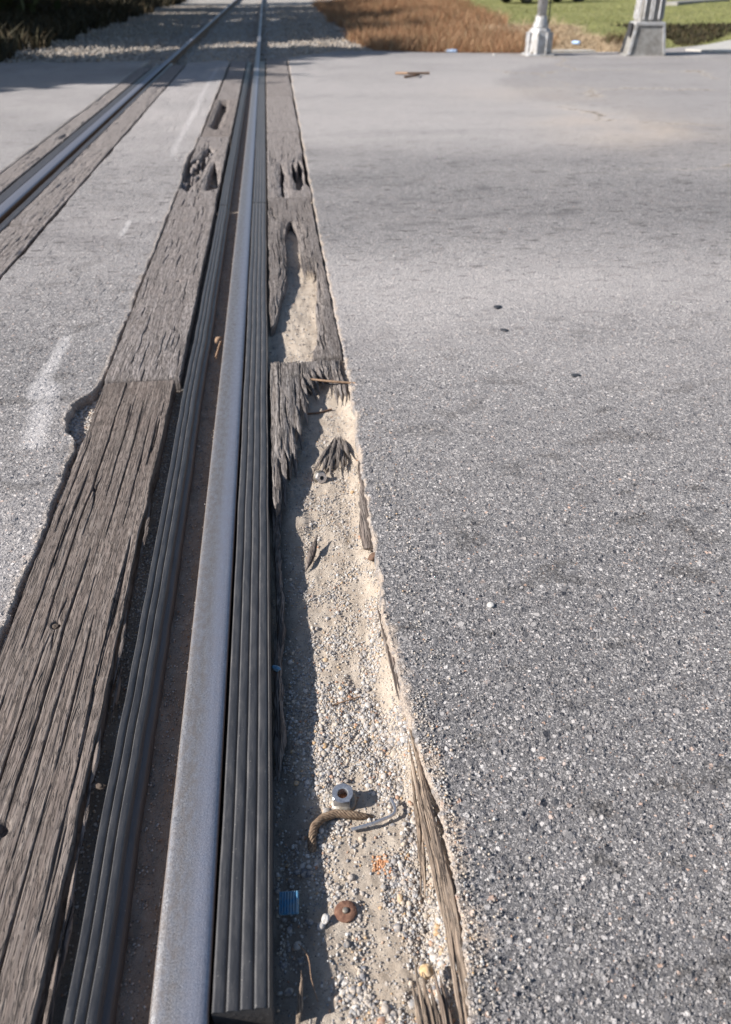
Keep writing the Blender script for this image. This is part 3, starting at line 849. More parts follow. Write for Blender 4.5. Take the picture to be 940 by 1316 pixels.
    X2, T2, Z2 = ring(X, 0), ring(Tg, 0), ring(Z, 0)
    Z2[0, :] = Z2[-1, :] = -0.12; Z2[:, 0] = Z2[:, -1] = -0.12
    crk = ring(crack, 0)
    V = np.stack([X2, T2, Z2], -1).reshape(-1, 3)
    mk('board', V, grid_faces(*X2.shape), mat, t_, attrs={'crack': crk})
    for (hx, hy) in holes:           # old spike heads driven into the plank
        zz = ztop
        v, f = lathe([(0.0085, -0.012), (0.0085, -0.0015), (0.0065, 0.0), (0.002, 0.0008)], 12, (hx - cx, hy - cy, zz - 0.004))
        mk('spike_head', v, f, M['bark'], t_)
    return tag(t_, label, 'plank', group)

G = 'long planks left of the nearer rail'
plank(-0.655, -0.398, 0.13, 2.690, M['wood'], 'long grey brown plank cracked along its grain, with two knots, front left foreground', 101, 16, 0.5, 0.0013, 0.0055, -0.002,
      knots=((0.095, 1.84, 0.013), (0.108, 1.27, 0.016), (0.13, 0.75, 0.016)), rag=0.006, holes=((-0.55, 1.40),), group=G, cdepth=0.010,
      longc=((0.052, 0.5, 1.7, 0.0010), (0.085, 1.2, 2.57, 0.0012), (0.098, 0.3, 1.25, 0.0011), (0.128, 0.2, 1.75, 0.0012), (0.165, 0.6, 2.4, 0.0011), (0.190, 0.2, 1.3, 0.0011), (0.030, 1.0, 2.3, 0.0013), (0.235, 0.6, 1.6, 0.0022)))
plank(-0.656, -0.384, 2.700, 5.270, M['wood_pink'], 'smooth wavy grained plank left of the rubber strip, second from the front', 102, 34, 1.7, 0.0017, 0.007, 0.001, rag=0.003,
      knots=((0.17, 1.1, 0.014),), group=G, cdepth=0.009)
def holeC(u, y):
    a = poly_sd(u, y, [(-0.66, 5.9), (-0.60, 5.75), (-0.55, 6.1), (-0.53, 6.6), (-0.50, 7.2), (-0.545, 7.35), (-0.59, 6.9), (-0.67, 6.7)])
    b = poly_sd(u, y, [(-0.47, 5.75), (-0.40, 5.8), (-0.43, 6.3), (-0.465, 6.7), (-0.49, 6.2)])
    return -np.maximum(a, b)
plank(-0.662, -0.385, 5.285, 7.88, M['wood_pink'], 'badly rotted plank with two deep holes, third from the front left of the strip', 103, 40, 1.8, 0.004, 0.014, 0.0, mask=holeC, rag=0.006, group=G, cdepth=0.016)
def holeD(u, y):
    return -poly_sd(u, y, [(-0.60, 8.5), (-0.53, 8.3), (-0.50, 9.6), (-0.52, 10.6), (-0.57, 10.5)])
plank(-0.650, -0.378, 7.90, 10.44, M['wood'], 'split plank with a dark rotten hollow along its middle, fourth from the front', 104, 30, 2.0, 0.005, 0.02, 0.0, mask=holeD, rag=0.005, group=G, cdepth=0.012)
plank(-0.645, -0.370, 10.46, 13.0, M['wood_pink'], 'flat worn plank left of the rubber strip, last but one before the gravel', 105, 26, 1.8, 0.007, 0.03, 0.0, group=G, rag=0.014, cdepth=0.014)
plank(-0.640, -0.366, 13.02, 15.42, M['wood_pink'], 'last worn plank left of the rubber strip, ending at the gravel', 106, 26, 1.8, 0.007, 0.03, 0.0, group=G, rag=0.014, cdepth=0.014)

G = 'planks right of the nearer rail'
def hole2(u, y):     # the rotted middle of the plank between the two joints
    a = poly_sd(u, y, [(0.070, 4.88), (0.106, 4.62), (0.100, 4.17), (0.165, 3.95), (0.135, 3.355), (0.117, 3.0), (0.084, 2.80), (-0.08, 2.78), (-0.08, 3.16),
                       (-0.035, 3.22), (-0.015, 3.45), (0.012, 3.62), (0.026, 3.91), (0.030, 4.46), (0.05, 4.8)])
    c = poly_sd(u, y, [(-0.08, 2.8), (-0.08, 3.3), (-0.066, 3.3), (-0.05, 2.8)])
    return -np.maximum(a, c)
plank(-0.068, 0.216, 2.835, 5.44, M['wood_grey'], 'plank right of the rail rotted through to sand, only two long slivers left', 111, 60, 2.6, 0.0020, 0.007, -0.002, mask=hole2, rag=0.005, group=G, cdepth=0.013)
def mask3(u, y):
    return poly_sd(u, y, [(-0.08, 2.84), (0.215, 2.84), (0.212, 2.72), (0.17, 2.66), (0.11, 2.72), (0.078, 2.60), (0.052, 2.66), (0.045, 2.52), (0.028, 2.34), (0.005, 2.15), (-0.012, 2.05),
                          (-0.03, 2.12), (-0.040, 1.98), (-0.045, 1.86), (-0.058, 1.84), (-0.08, 1.9)])
plank(-0.070, 0.212, 1.80, 2.832, M['wood_grey'], 'broken plank stub with a frayed edge beside the rubber strip, above the sandy trench', 112, 34, 2.4, 0.0018, 0.0055, -0.003, mask=mask3, rag=0.004, group=G, cdepth=0.014)
def notches(u, y):
    a = poly_sd(u, y, [(0.15, 5.7), (0.185, 5.9), (0.20, 6.5), (0.175, 6.7), (0.16, 6.3), (0.135, 6.6), (0.12, 6.2)])
    b = poly_sd(u, y, [(0.205, 5.9), (0.24, 5.8), (0.24, 7.0), (0.215, 6.9)])
    c = poly_sd(u, y, [(0.03, 5.5), (0.045, 5.5), (0.055, 6.3), (0.04, 6.6)])
    return -np.maximum(np.maximum(a, b), c) - 0.002
plank(-0.066, 0.228, 5.46, 8.05, M['wood_pink'], 'worn plank right of the rail with v shaped cracks, just beyond the rotted one', 113, 26, 1.8, 0.003, 0.012, -0.001, mask=notches, group=G, cdepth=0.013, knots=((0.19, 1.2, 0.02),))
plank(-0.064, 0.245, 8.07, 10.7, M['wood_pink'], 'smooth pinkish plank right of the rail, middle distance', 114, 10, 1.0, 0.006, 0.03, 0.0, group=G)
plank(-0.063, 0.265, 10.72, 13.3, M['wood_pink'], 'smooth plank right of the rail, last but one before the gravel', 115, 8, 1.0, 0.008, 0.04, 0.0, group=G)
plank(-0.062, 0.290, 13.32, 15.7, M['wood_pink'], 'last plank right of the rail, its ragged end at the shaded gravel', 116, 12, 1.0, 0.008, 0.03, 0.0, group=G, rag=0.01)

G = 'planks along the left rail'
def bites(i):
    def f(u, y):
        return 0.065 + 0.10 * fbm(u * 9 + i * 7, y * 1.6, 140 + i, 3) + 0 * u
    return f
names = ['nearest', 'second', 'third', 'fourth']
for i, (a, b) in enumerate(((3.0, 4.92), (4.94, 7.5), (7.52, 10.1), (10.12, 12.6), (12.62, 14.75))):
    plank(-1.568, -1.335, a, b, M['wood_pink'], ['cracked plank on the inner side of the left rail, at the left frame edge', 'plank inside the left rail, second from the frame edge', 'plank inside the left rail with a dark split edge, middle of its row',
          'plank inside the left rail, next to the last', 'plank inside the left rail, last before the gravel'][i], 121 + i, 18, 1.6, 0.005, 0.02, 0.0, group=G, cdepth=0.014, rag=0.014, mask=bites(i))
    if i > 0:
        plank(-1.995, -1.820, a + 0.3, min(b + 0.3, 14.4), M['wood_pink'], ['', 'wide plank outside the left rail, first from the frame edge', 'wide plank outside the left rail, second from the frame edge',
              'wide plank outside the left rail, third from the frame edge', 'wide plank outside the left rail, broken end near the gravel'][i], 131 + i, 18, 1.6, 0.006, 0.025, 0.0, group=G, cdepth=0.014, rag=0.014, mask=bites(i))

# ------------------------------------------------------------------ splinters and other loose things
def splinter(path, wmax, ru=0.5, seed=0, tip=0.45, step=0.010, n=7, prof=None):
    P = resample(path, step)
    k = np.linspace(0, 1, len(P))
    w_ = wmax * (np.interp(k, *prof) if prof else np.minimum(1, np.minimum(k / tip + 0.12, (1 - k) / tip + 0.12)))
    P[:, 0] += 0.0015 * fbm(k * 9, k * 0, seed, 2); P[:, 2] += 0.001 * fbm(k * 7, k * 0, seed + 2, 2)
    return tube(P, w_, n, ru, seed, 0.42, 0.0)

def bundle(name, label, strands, mat, cat='wood splinter', group=None):
    c = np.mean([np.mean(np.array(s_[0]), axis=0) for s_ in strands], axis=0)
    t_ = empty(name, (c[0], c[1], trench_z(np.array(c[0]), np.array(c[1]))))
    for i, (pth, wd, ru) in enumerate(strands):
        v, f = splinter(pth, wd, ru, 200 + i * 7 + int(abs(c[1]) * 100))
        v = v - np.array(t_.location)
        mk('splinter', v, f, mat, t_, smooth=False)
    return tag(t_, label, cat, group)

FZ = lambda u, y: float(trench_z(np.array(u), np.array(y)))
ICO0 = None
def ico(sub=0):
    import bmesh
    bm = bmesh.new(); bmesh.ops.create_icosphere(bm, subdivisions=sub + 1, radius=1.0)
    V = np.array([v.co[:] for v in bm.verts]); F = np.array([[v.index for v in f.verts] for f in bm.faces])
    bm.free(); return V, F
I0 = ico(0); I1 = ico(1); I2 = ico(2)

def stone(name, x, y, r_, mat, label, cat='stone', sq=(1, 1, 0.7), z=None, seed=0, par=None, group=None):
    V, F = I2
    n = np.stack([vn(V[:, 0] * 1.4 + seed, V[:, 1] * 1.4 + V[:, 2] * 2, seed)] * 3, 1)
    v = V * (1 + 0.75 * n + 0.12 * vn(V[:, 0] * 5, V[:, 1] * 5 + V[:, 2] * 3, seed + 1)[:, None]) * r_ * np.array(sq)
    o = mk(name, v, F.copy(), mat, par)
    o.location = (x, y, (FZ(x, y) if z is None else z) + r_ * sq[2] * 0.55)
    o.rotation_euler = (0, 0, seed * 1.3)
    if label: tag(o, label, cat, group)
    return o
# fan of splinters in the sand
st = []
for i, k in enumerate(np.linspace(0, 1, 15)):
    jt = ((i * 37) % 11) / 11 - 0.5
    x1 = 0.056 + k * 0.122 + 0.006 * jt; y1 = 2.07 - 0.05 * math.sin(k * 3.14) + 0.05 * k + 0.045 * jt
    x0 = 0.136 + 0.026 * k; y0 = 2.28 + 0.035 * jt - 0.04 * abs(k - 0.4)
    zt = 0.016 + 0.016 * ((i * 7) % 4) / 4
    st.append(([(x1, y1, FZ(x1, y1) + 0.006 + zt * 0.7), ((x0 + x1) / 2 + 0.004 * jt, (y0 + y1) / 2, FZ(.11, 2.2) + zt), (x0, y0, FZ(x0, y0) + 0.006)], 0.0055 + 0.003 * ((i * 13) % 4) / 4, 0.5))
bundle('splinter_fan', 'fan of dark upright wood splinters standing in the sand above the bolt', st, M['wood_dark'])
# long wedge leaning on the asphalt edge
v, f = splinter([(0.200, 2.09, -0.028), (0.203, 1.93, -0.014), (0.196, 1.80, -0.012), (0.182, 1.63, -0.022)], 0.017, 0.35, 31, n=14, prof=([0, 0.1, 0.55, 0.9, 1], [0.12, 0.4, 0.95, 1.0, 0.6]))
tag(mk('wood_wedge', v, f, M['wood']), 'long brown wedge of wood leaning against the asphalt edge', 'wood splinter')
v, f = splinter([(0.052, 1.72, -0.030), (0.036, 1.67, -0.045), (0.016, 1.60, -0.056)], 0.009, 0.6, 32, n=8)
tag(mk('wood_chip', v, f, M['wood']), 'small grey wood chip on the shadow line of the trench', 'wood splinter')
bundle('edge_splinter', 'thin dark sliver of timber along the asphalt edge, above the long split one', [
    ([(0.176, 1.42, -0.03), (0.184, 1.28, -0.022), (0.186, 1.12, -0.026)], 0.006, 0.8),
    ([(0.184, 1.40, -0.02), (0.190, 1.26, -0.014), (0.190, 1.13, -0.02)], 0.004, 0.8)], M['wood'])
bundle('split_timber_edge', 'long split tan timber remnant running down the asphalt edge to the bottom of the frame', [
    ([(0.196, 1.085, -0.022), (0.1985, 0.98, -0.013), (0.200, 0.86, -0.010), (0.203, 0.74, -0.010), (0.2035, 0.62, -0.012), (0.198, 0.52, -0.012), (0.195, 0.42, -0.012)], 0.0078, 0.95),
    ([(0.199, 0.90, -0.016), (0.2075, 0.80, -0.012), (0.2105, 0.70, -0.010), (0.208, 0.60, -0.010), (0.204, 0.50, -0.011), (0.200, 0.40, -0.011)], 0.0062, 1.0),
    ([(0.191, 1.03, -0.024), (0.190, 0.92, -0.017), (0.189, 0.83, -0.016), (0.194, 0.74, -0.015), (0.1965, 0.64, -0.014), (0.190, 0.54, -0.013), (0.184, 0.44, -0.013)], 0.0058, 1.0),
    ([(0.186, 0.96, -0.034), (0.181, 0.84, -0.032), (0.174, 0.76, -0.034), (0.163, 0.70, -0.044)], 0.0045, 1.0),
    ([(0.186, 0.82, -0.028), (0.176, 0.75, -0.03), (0.170, 0.70, -0.036)], 0.004, 1.0),
    ([(0.207, 0.66, -0.014), (0.211, 0.58, -0.012), (0.209, 0.48, -0.012)], 0.005, 1.0)], M['wood_tan'])
st = []
for i in range(6):
    x0 = 0.126 + i * 0.0085
    st.append(([(x0 + 0.002, 0.572 + 0.012 * ((i * 5) % 3), -0.020 - 0.002 * (i % 2)), (x0 + 0.006, 0.52, -0.022), (x0 + 0.012, 0.44, -0.026)], 0.0048, 1.1))
bundle('timber_end', 'broken grey timber end at the very bottom of the trench, right side', st, M['wood_tan'])
st = []
for i, (ya, yb, uu, zz) in enumerate([(1.10, 0.94, -0.398, -0.012), (0.99, 0.80, -0.395, -0.018), (0.86, 0.66, -0.393, -0.016), (0.78, 0.60, -0.388, -0.026), (0.70, 0.50, -0.390, -0.014), (0.62, 0.42, -0.384, -0.022), (1.45, 1.22, -0.396, -0.014), (1.30, 1.12, -0.390, -0.03), (1.9, 1.62, -0.396, -0.016)]):
    st.append(([(uu - 0.004, ya, zz), (uu + 0.003, (ya + yb) / 2, zz + 0.006), (uu - 0.002, yb, zz - 0.006)], 0.0042, 0.8))
bundle('edge_splinter', 'brown splinters torn off the right edge of the long foreground plank', st, M['wood'])
stone('bark_scrap', -0.386, 0.965, 0.008, M['bark'], 'dark scrap of bark in the gap beside the left rubber strip', 'bark scrap', (0.8, 1.8, 0.5), -0.02, 88)
bundle('standing_splinter', 'pale pointed splinter beside the rubber strip at the bottom of the trench', [
    ([(-0.031, 0.605, -0.02), (-0.036, 0.565, -0.040), (-0.046, 0.525, -0.055)], 0.0050, 0.7)], M['wood_tan'])
# frayed ends and rotted remains against the rubber strip
st = []
for i in range(10):
    yy = 1.95 - i * 0.095; x = -0.064 + 0.014 * ((i * 29) % 7) / 7
    st.append(([(x, yy + 0.10, FZ(x, yy) + 0.020), (x + 0.004, yy, FZ(x, yy) + 0.024), (x - 0.004, yy - 0.12, FZ(x, yy - .1) + 0.008)], 0.0095, 0.7))
bundle('rotten_timber', 'dark rotted timber remains in the shade along the rubber strip', st, M['wood_dark'])
st = []
for i, (x0, y0, x1, y1, zz) in enumerate([(0.065, 2.74, 0.095, 2.55, 0), (0.085, 2.76, 0.11, 2.60, 0), (0.105, 2.78, 0.128, 2.65, 0), (0.13, 2.8, 0.15, 2.68, 0), (0.165, 2.74, 0.166, 2.50, 0),
                                          (0.175, 2.75, 0.184, 2.48, 0), (0.188, 2.74, 0.200, 2.50, 0), (0.155, 2.72, 0.150, 2.56, 0), (0.04, 2.6, 0.055, 2.36, 0), (0.02, 2.45, 0.03, 2.2, 0),
                                          (0.0, 2.3, 0.008, 2.04, 0), (-0.03, 2.2, -0.03, 1.88, 0), (-0.05, 2.1, -0.046, 1.80, 0), (0.045, 2.72, 0.068, 2.47, 0)]):
    st.append(([(x0, y0, -0.008), ((x0 + x1) / 2, (y0 + y1) / 2, -0.010), (x1, y1, FZ(x1, y1) + 0.010)], 0.0085, 0.7))
bundle('frayed_splinters', 'frayed grey splinters curling off the end of the broken plank stub', st, M['wood_grey'])
st = []
for i in range(7):
    x0 = 0.10 + i * 0.011
    st.append(([(x0 + 0.004, 4.22, -0.008), (x0 + 0.006, 4.0, -0.006), (x0 + 0.012, 3.84 + 0.03 * (i % 3), -0.028)], 0.008, 0.8))
bundle('dark_splinter_clump', 'dark clump of splinters hanging into the top of the sandy hole', st, M['wood_dark'])

st = []
for i in range(14):
    x0 = -0.645 + 0.018 * (i % 8) + 0.004 * (i % 3); y0 = 5.85 + 0.13 * ((i * 5) % 9)
    st.append(([(x0, y0, -0.055), (x0 + 0.012 * (i % 3 - 1), y0 + 0.16, -0.018 + 0.004 * (i % 4)), (x0 + 0.02 * (i % 2), y0 + 0.34 + 0.05 * (i % 3), -0.05)], 0.010 + 0.003 * (i % 3), 0.7))
bundle('hole_splinters', 'loose splinters lying in the big hole of the rotted left plank', st, M['wood_pink'])
# sticks
def stick(path, r_, mat, label, name='stick', cat='stick', seed=5):
    v, f = tube(resample(path, 0.01 if r_ < 0.02 else 0.1), r_, 7, 1.0, seed, 0.25)
    return tag(mk(name, v, f, mat), label, cat)
stick([(0.078, 2.632, 0.002), (0.15, 2.60, 0.004), (0.235, 2.588, -0.001)], 0.0036, M['twig'], 'straight tan stick lying across the frayed plank end')
stick([(0.054, 2.462, FZ(.054, 2.46) + .004), (0.10, 2.466, FZ(.1, 2.46) + .006), (0.144, 2.488, FZ(.144, 2.48) + .004)], 0.0030, M['dark_twig'], 'short dark brown stick on the sand below the plank stub')
stick([(0.052, 1.150, FZ(.052, 1.15) + .004), (0.08, 1.158, FZ(.08, 1.15) + .006), (0.112, 1.172, FZ(.112, 1.17) + .004)], 0.0016, M['twig'], 'thin red brown twig on the gravel above the nut', 'twig', 'twig')
stick([(0.0, 1.02, -.062), (0.018, 1.045, -.056)], 0.0014, M['twig'], 'tiny nail like twig in the shade of the rubber strip', 'twig', 'twig')
stick([(1.80, 12.95, 0.02), (1.95, 12.8, 0.03), (2.28, 12.9, 0.02)], 0.015, M['twig'], 'forked brown twig on the far asphalt', 'twig', 'twig')
stick([(1.85, 12.45, 0.015), (2.02, 12.5, 0.03), (2.10, 12.7, 0.02)], 0.015, M['dark_twig'], 'short dark twig just below the forked one on the far asphalt', 'twig', 'twig')
# root fibres in the foreground shade
stick([(-0.035, 0.66, -0.05), (-0.02, 0.63, -0.035), (-0.018, 0.60, -0.04), (-0.01, 0.575, -0.055)], 0.0008, M['twig'], 'hair thin curled root fibre at the bottom of the trench', 'root_fibre', 'root')

def hexring(r_o, r_i, h, n=6, z0=0.0, cham=0.0012):
    """nut body with a bore; n sides"""
    V = []; F = []
    m_ = 24
    def outer(a, rr):
        k = math.pi / n; aa = (a % (2 * k)) - k
        return rr * math.cos(k) / math.cos(aa)
    rings = [(outer, r_o, 0.0), (outer, r_o, h - cham), (None, r_o * 0.90, h), (None, r_i * 1.12, h), (None, r_i, h - cham), (None, r_i, 0.0)]
    for fn, rr, z in rings:
        for i in range(m_):
            a = 2 * math.pi * i / m_
            q = fn(a, rr) if fn else rr
            V.append((q * math.cos(a), q * math.sin(a), z0 + z))
    R = len(rings)
    for l in range(R):
        l2 = (l + 1) % R
        for i in range(m_):
            j = (i + 1) % m_
            F.append((l * m_ + i, l * m_ + j, l2 * m_ + j, l2 * m_ + i))
    return np.array(V), F
t = empty('flange_nut', (0.055, 0.916, FZ(.055, .916) + 0.001), 0.25)
t.rotation_euler = (0.10, -0.10, 0.55)
v, f = lathe([(0.004, -0.004), (0.0200, -0.004), (0.0215, 0.0), (0.0195, 0.0035), (0.014, 0.0055), (0.010, 0.006)], 28)
mk('flange', v, f, M['dull_steel'], t)
v, f = hexring(0.0175, 0.0078, 0.020, 4, 0.005)
mk('nut_body', v, f, M['zinc'], t, smooth=False)
v, f = lathe([(0.0084, 0.002), (0.0084, 0.0085)], 20); mk('bolt_stub', v, f, M['rust'], t)
t.scale = (1.2, 1.2, 1.15)
tag(t, 'shiny square nut with a round flange standing on the gravel', 'nut')
# bolt above the fan
t = empty('bolt', (0.078, 2.036, FZ(.078, 2.036) + 0.012), 0.3); t.rotation_euler = (1.25, 0.1, 0.35)
v, f = hexring(0.017, 0.006, 0.014, 6, 0.0); mk('bolt_head', v, f, M['zinc'], t, smooth=False)
v, f = lathe([(0.010, -0.02), (0.010, -0.001)], 16); mk('shank', v, f, M['rust'], t)
v, f = lathe([(0.021, -0.004), (0.021, -0.0005)], 20); mk('washer', v, f, M['dull_steel'], t)
tag(t, 'silver bolt head half buried at the foot of the splinter fan', 'bolt')
# rusty washer with a stud
t = empty('rusty_washer', (0.042, 0.708, FZ(.042, .708) + 0.002)); t.rotation_euler = (0.06, -0.05, 0)
v, f = lathe([(0.005, 0.0), (0.0168, -0.0015), (0.0182, 0.0005), (0.0170, 0.0028), (0.008, 0.0032), (0.005, 0.003)], 30)
v[:, :2] *= (1 + 0.05 * vn(np.arctan2(v[:, 1], v[:, 0]) * 2.5, v[:, 2] * 0, 3))[:, None]
mk('disc', v, f, M['rust_dark'], t)
v, f = lathe([(0.0050, 0.001), (0.0050, 0.0058), (0.0035, 0.007)], 16); mk('stud', v, f, M['dull_steel'], t)
tag(t, 'rusty round washer with a grey stud in the middle, flat on the gravel', 'washer')
# wire rope: six strands laid round a path
P = resample([(-0.006, 0.822, -0.062), (-0.006, 0.842, -0.050), (0.000, 0.862, -0.046), (0.016, 0.877, -0.046), (0.040, 0.884, -0.047), (0.066, 0.879, -0.048), (0.092, 0.876, -0.052), (0.106, 0.877, -0.058)], 0.0018)
t = empty('wire_rope', tuple(P[len(P) // 2]))
T = np.gradient(P, axis=0); T /= np.linalg.norm(T, axis=1)[:, None]
A = np.cross(T, [0, 0, 1.0]); A /= np.linalg.norm(A, axis=1)[:, None]; B = np.cross(A, T)
kk = np.linspace(0, 1, len(P)); env = np.where(kk > 0.8, (1.15 - kk) / 0.35, 1.0)
for i in range(7):
    ph = 2 * math.pi * i / 7 - np.arange(len(P)) * 0.24
    Q = P + (A * np.cos(ph)[:, None] + B * np.sin(ph)[:, None]) * (0.0052 * env)[:, None]
    v, f = tube(Q, 0.0024 * env, 6)
    mk('strand', v - P[len(P) // 2], f, M['rope'], t)
tag(t, 'curved piece of rusty twisted wire rope below the nut', 'wire rope')
# hex key
P = resample([(0.064, 0.850, -0.049), (0.104, 0.856, -0.046), (0.134, 0.865, -0.044), (0.1425, 0.869, -0.043), (0.1465, 0.877, -0.043), (0.1450, 0.888, -0.043), (0.141, 0.902, -0.044)], 0.004)
v, f = tube(P, 0.0033, 6); tag(mk('hex_key', v, f, M['zinc'], smooth=False), 'silver hex key bent at a right angle, lying on the gravel', 'hex key')
# blue ribbed plastic piece
t = empty('plastic_scrap', (-0.048, 0.722, -0.040), -0.08); t.rotation_euler = (0.35, -0.15, -0.12)
v, f = box(0, 0, 0, 0.032, 0.034, 0.004, bev=0.001); mk('plate', v, f, M['blue'], t, smooth=False)
for i in range(7):
    v, f = box(-0.0138 + i * 0.0046, 0, 0.0032, 0.0019, 0.033, 0.0036); mk('rib', v, f, M['blue'], t, smooth=False)
tag(t, 'blue ribbed plastic scrap in the shade against the rubber strip', 'plastic scrap')

stone('ochre_stone', 0.229, 0.962, 0.0115, M['ochre'], 'larger ochre stone in the gap between timber and asphalt', seed=3, z=-0.030)
stone('ochre_stone', 0.232, 0.925, 0.0085, M['ochre'], 'smaller ochre stone just below the larger one at the asphalt edge', seed=4, z=-0.032)
stone('white_stone', 0.431, 1.357, 0.0072, M['white_stone'], 'small white pebble alone on the foreground asphalt', seed=6, z=0.0)
stone('white_stone', 0.010, 0.697, 0.0060, M['white_stone'], 'white pebble touching the rusty washer', seed=7, z=-0.055, sq=(1, 1.5, .7))
stone('blue_chip', -0.062, 1.253, 0.007, M['blue'], 'tiny blue plastic chip beside the rubber strip', 'plastic scrap', seed=9, z=-0.045, sq=(1.4, 1, .5))
stone('yellow_pebble', 0.166, 2.105 - 0.16, 0.006, M['ochre'], 'tiny orange pebble left of the wood wedge', seed=12)
stone('ochre_stone', 0.153, 0.588, 0.0095, M['ochre'], 'yellowish stone on top of the broken timber end', seed=14, z=-0.03)
stone('clay_lump', 0.188, 1.60, 0.0135, M['dark_twig'], 'brown lump at the foot of the wood wedge', 'stone', seed=15, z=-0.03)
for i, (x, y, r_, l) in enumerate([(0.922, 3.294, 0.021, 'dark flat chip on the asphalt, upper of the two in a row'), (0.885, 3.02, 0.018, 'dark flat chip on the asphalt, lower of the two in a row'),
                                   (1.030, 2.563, 0.018, 'dark flat chip on the asphalt, right of and below the other two')]):
    stone('tar_chip', x, y, r_, M['tar'], l, 'stone', (1, 0.75, 0.16), 0.001, 20 + i, group='dark flat chips on the asphalt')
# rust coloured crumbs
def crumbs(name, cx, cy, sx, sy, n, r0, r1, mat, label, seed, kind='stuff', base=I0, zf=None, parent=None):
    r = np.random.default_rng(seed)
    return scatter(name, np.stack([cx + sx * r.normal(size=n), cy + sy * r.normal(size=n)], 1), r.uniform(r0, r1, n), mat, label, seed, base, zf)

def scatter(name, XY, R, mat, label, seed, base=I0, zf=None, flat=0.65, sink=0.25, jit=0.28):
    r = np.random.default_rng(seed)
    V, F = base; n = len(XY); k = len(V)
    P = np.repeat(V[None], n, 0)
    P = P * (1 + jit * r.uniform(-1, 1, (n, k, 1))) * np.stack([r.uniform(0.75, 1.25, n), r.uniform(0.75, 1.25, n), r.uniform(flat * 0.75, flat * 1.3, n)], 1)[:, None, :]
    a = r.uniform(0, 6.283, n); b = r.uniform(-0.6, 0.6, n)
    c_, s_ = np.cos(b), np.sin(b)
    x = P[:, :, 0].copy(); z = P[:, :, 2].copy()
    P[:, :, 0] = x * c_[:, None] + z * s_[:, None]; P[:, :, 2] = -x * s_[:, None] + z * c_[:, None]
    c_, s_ = np.cos(a), np.sin(a)
    x = P[:, :, 0].copy(); y = P[:, :, 1].copy()
    P[:, :, 0] = x * c_[:, None] - y * s_[:, None]; P[:, :, 1] = x * s_[:, None] + y * c_[:, None]
    P *= R[:, None, None]
    zz = (zf or trench_z)(XY[:, 0], XY[:, 1]) + R * (flat - sink)
    P[:, :, 0] += XY[:, 0:1]; P[:, :, 1] += XY[:, 1:2]; P[:, :, 2] += zz[:, None]
    FF = (F[None] + (np.arange(n) * k)[:, None, None]).reshape(-1, F.shape[1])
    o = mk(name, P.reshape(-1, 3), FF, mat)
    return tag(o, label, kind='stuff')

crumbs('rust_crumbs', 0.108, 0.787, 0.008, 0.010, 70, 0.0015, 0.0036, M['rust_dirt'], 'orange rust stained crumbs on the gravel', 41)

# ------------------------------------------------------------------ gravel of the trench
r = np.random.default_rng(11)
def dens_points(n, y0, y1, fn, u0=-0.07, u1=0.25, seed=1):
    r = np.random.default_rng(seed)
    u = r.uniform(u0, u1, n * 4); y = r.uniform(y0, y1, n * 4)
    p = fn(u, y)
    k = r.uniform(0, 1, n * 4) < p
    return np.stack([u[k], y[k]], 1)[:n]
def dg(u, y):
    e = np.interp(y, EDGE_R[:, 0], EDGE_R[:, 1])
    base = np.interp(y, [0.3, 1.2, 1.45, 1.7, 2.1, 2.6, 5], [1.0, 0.75, 0.40, 0.22, 0.20, 0.10, 0.06])
    clump = sstep(-0.25, 0.2, fbm(u * 22, y * 12, 91, 3))
    lane = 0.35 + 0.65 * sstep(-0.02, 0.03, u)
    return np.where(u < e + 0.012, base * (0.12 + 0.88 * clump) * lane, 0)
p = dens_points(24000, 0.38, 3.0, dg, seed=1)
scatter('gravel', p, np.random.default_rng(2).uniform(0.0011, 0.0030, len(p)), M['pebble'], 'fine mixed grit on the trench floor', 3, sink=0.35)
p = dens_points(8200, 0.38, 2.3, lambda u, y: dg(u, y) ** 1.5, seed=4)
scatter('gravel', p, np.random.default_rng(5).gamma(6, 0.00045, len(p)).clip(0.0018, 0.0052), M['pebble'], 'small rounded grey, white and tan pebbles on the trench floor', 6, I1, jit=0.2, sink=0.5)
p = dens_points(230, 0.38, 1.5, lambda u, y: dg(u, y) * np.interp(y, [0.4, 0.6, 0.7, 0.85, 1.0, 1.5], [1, 0.8, 0.25, 0.3, 0.5, 0.25]), seed=7)
scatter('gravel', p, np.random.default_rng(8).uniform(0.0045, 0.0074, len(p)), M['pebble'], 'larger rounded pebbles among the fine gravel', 9, I2, jit=0.07, sink=0.5)
p = dens_points(900, 2.6, 5.2, lambda u, y: 0.5 + 0 * u, seed=17)
scatter('gravel', p, np.random.default_rng(5).uniform(0.0015, 0.005, len(p)), M['pebble'], 'sparse grit on the sand of the far hole', 19)
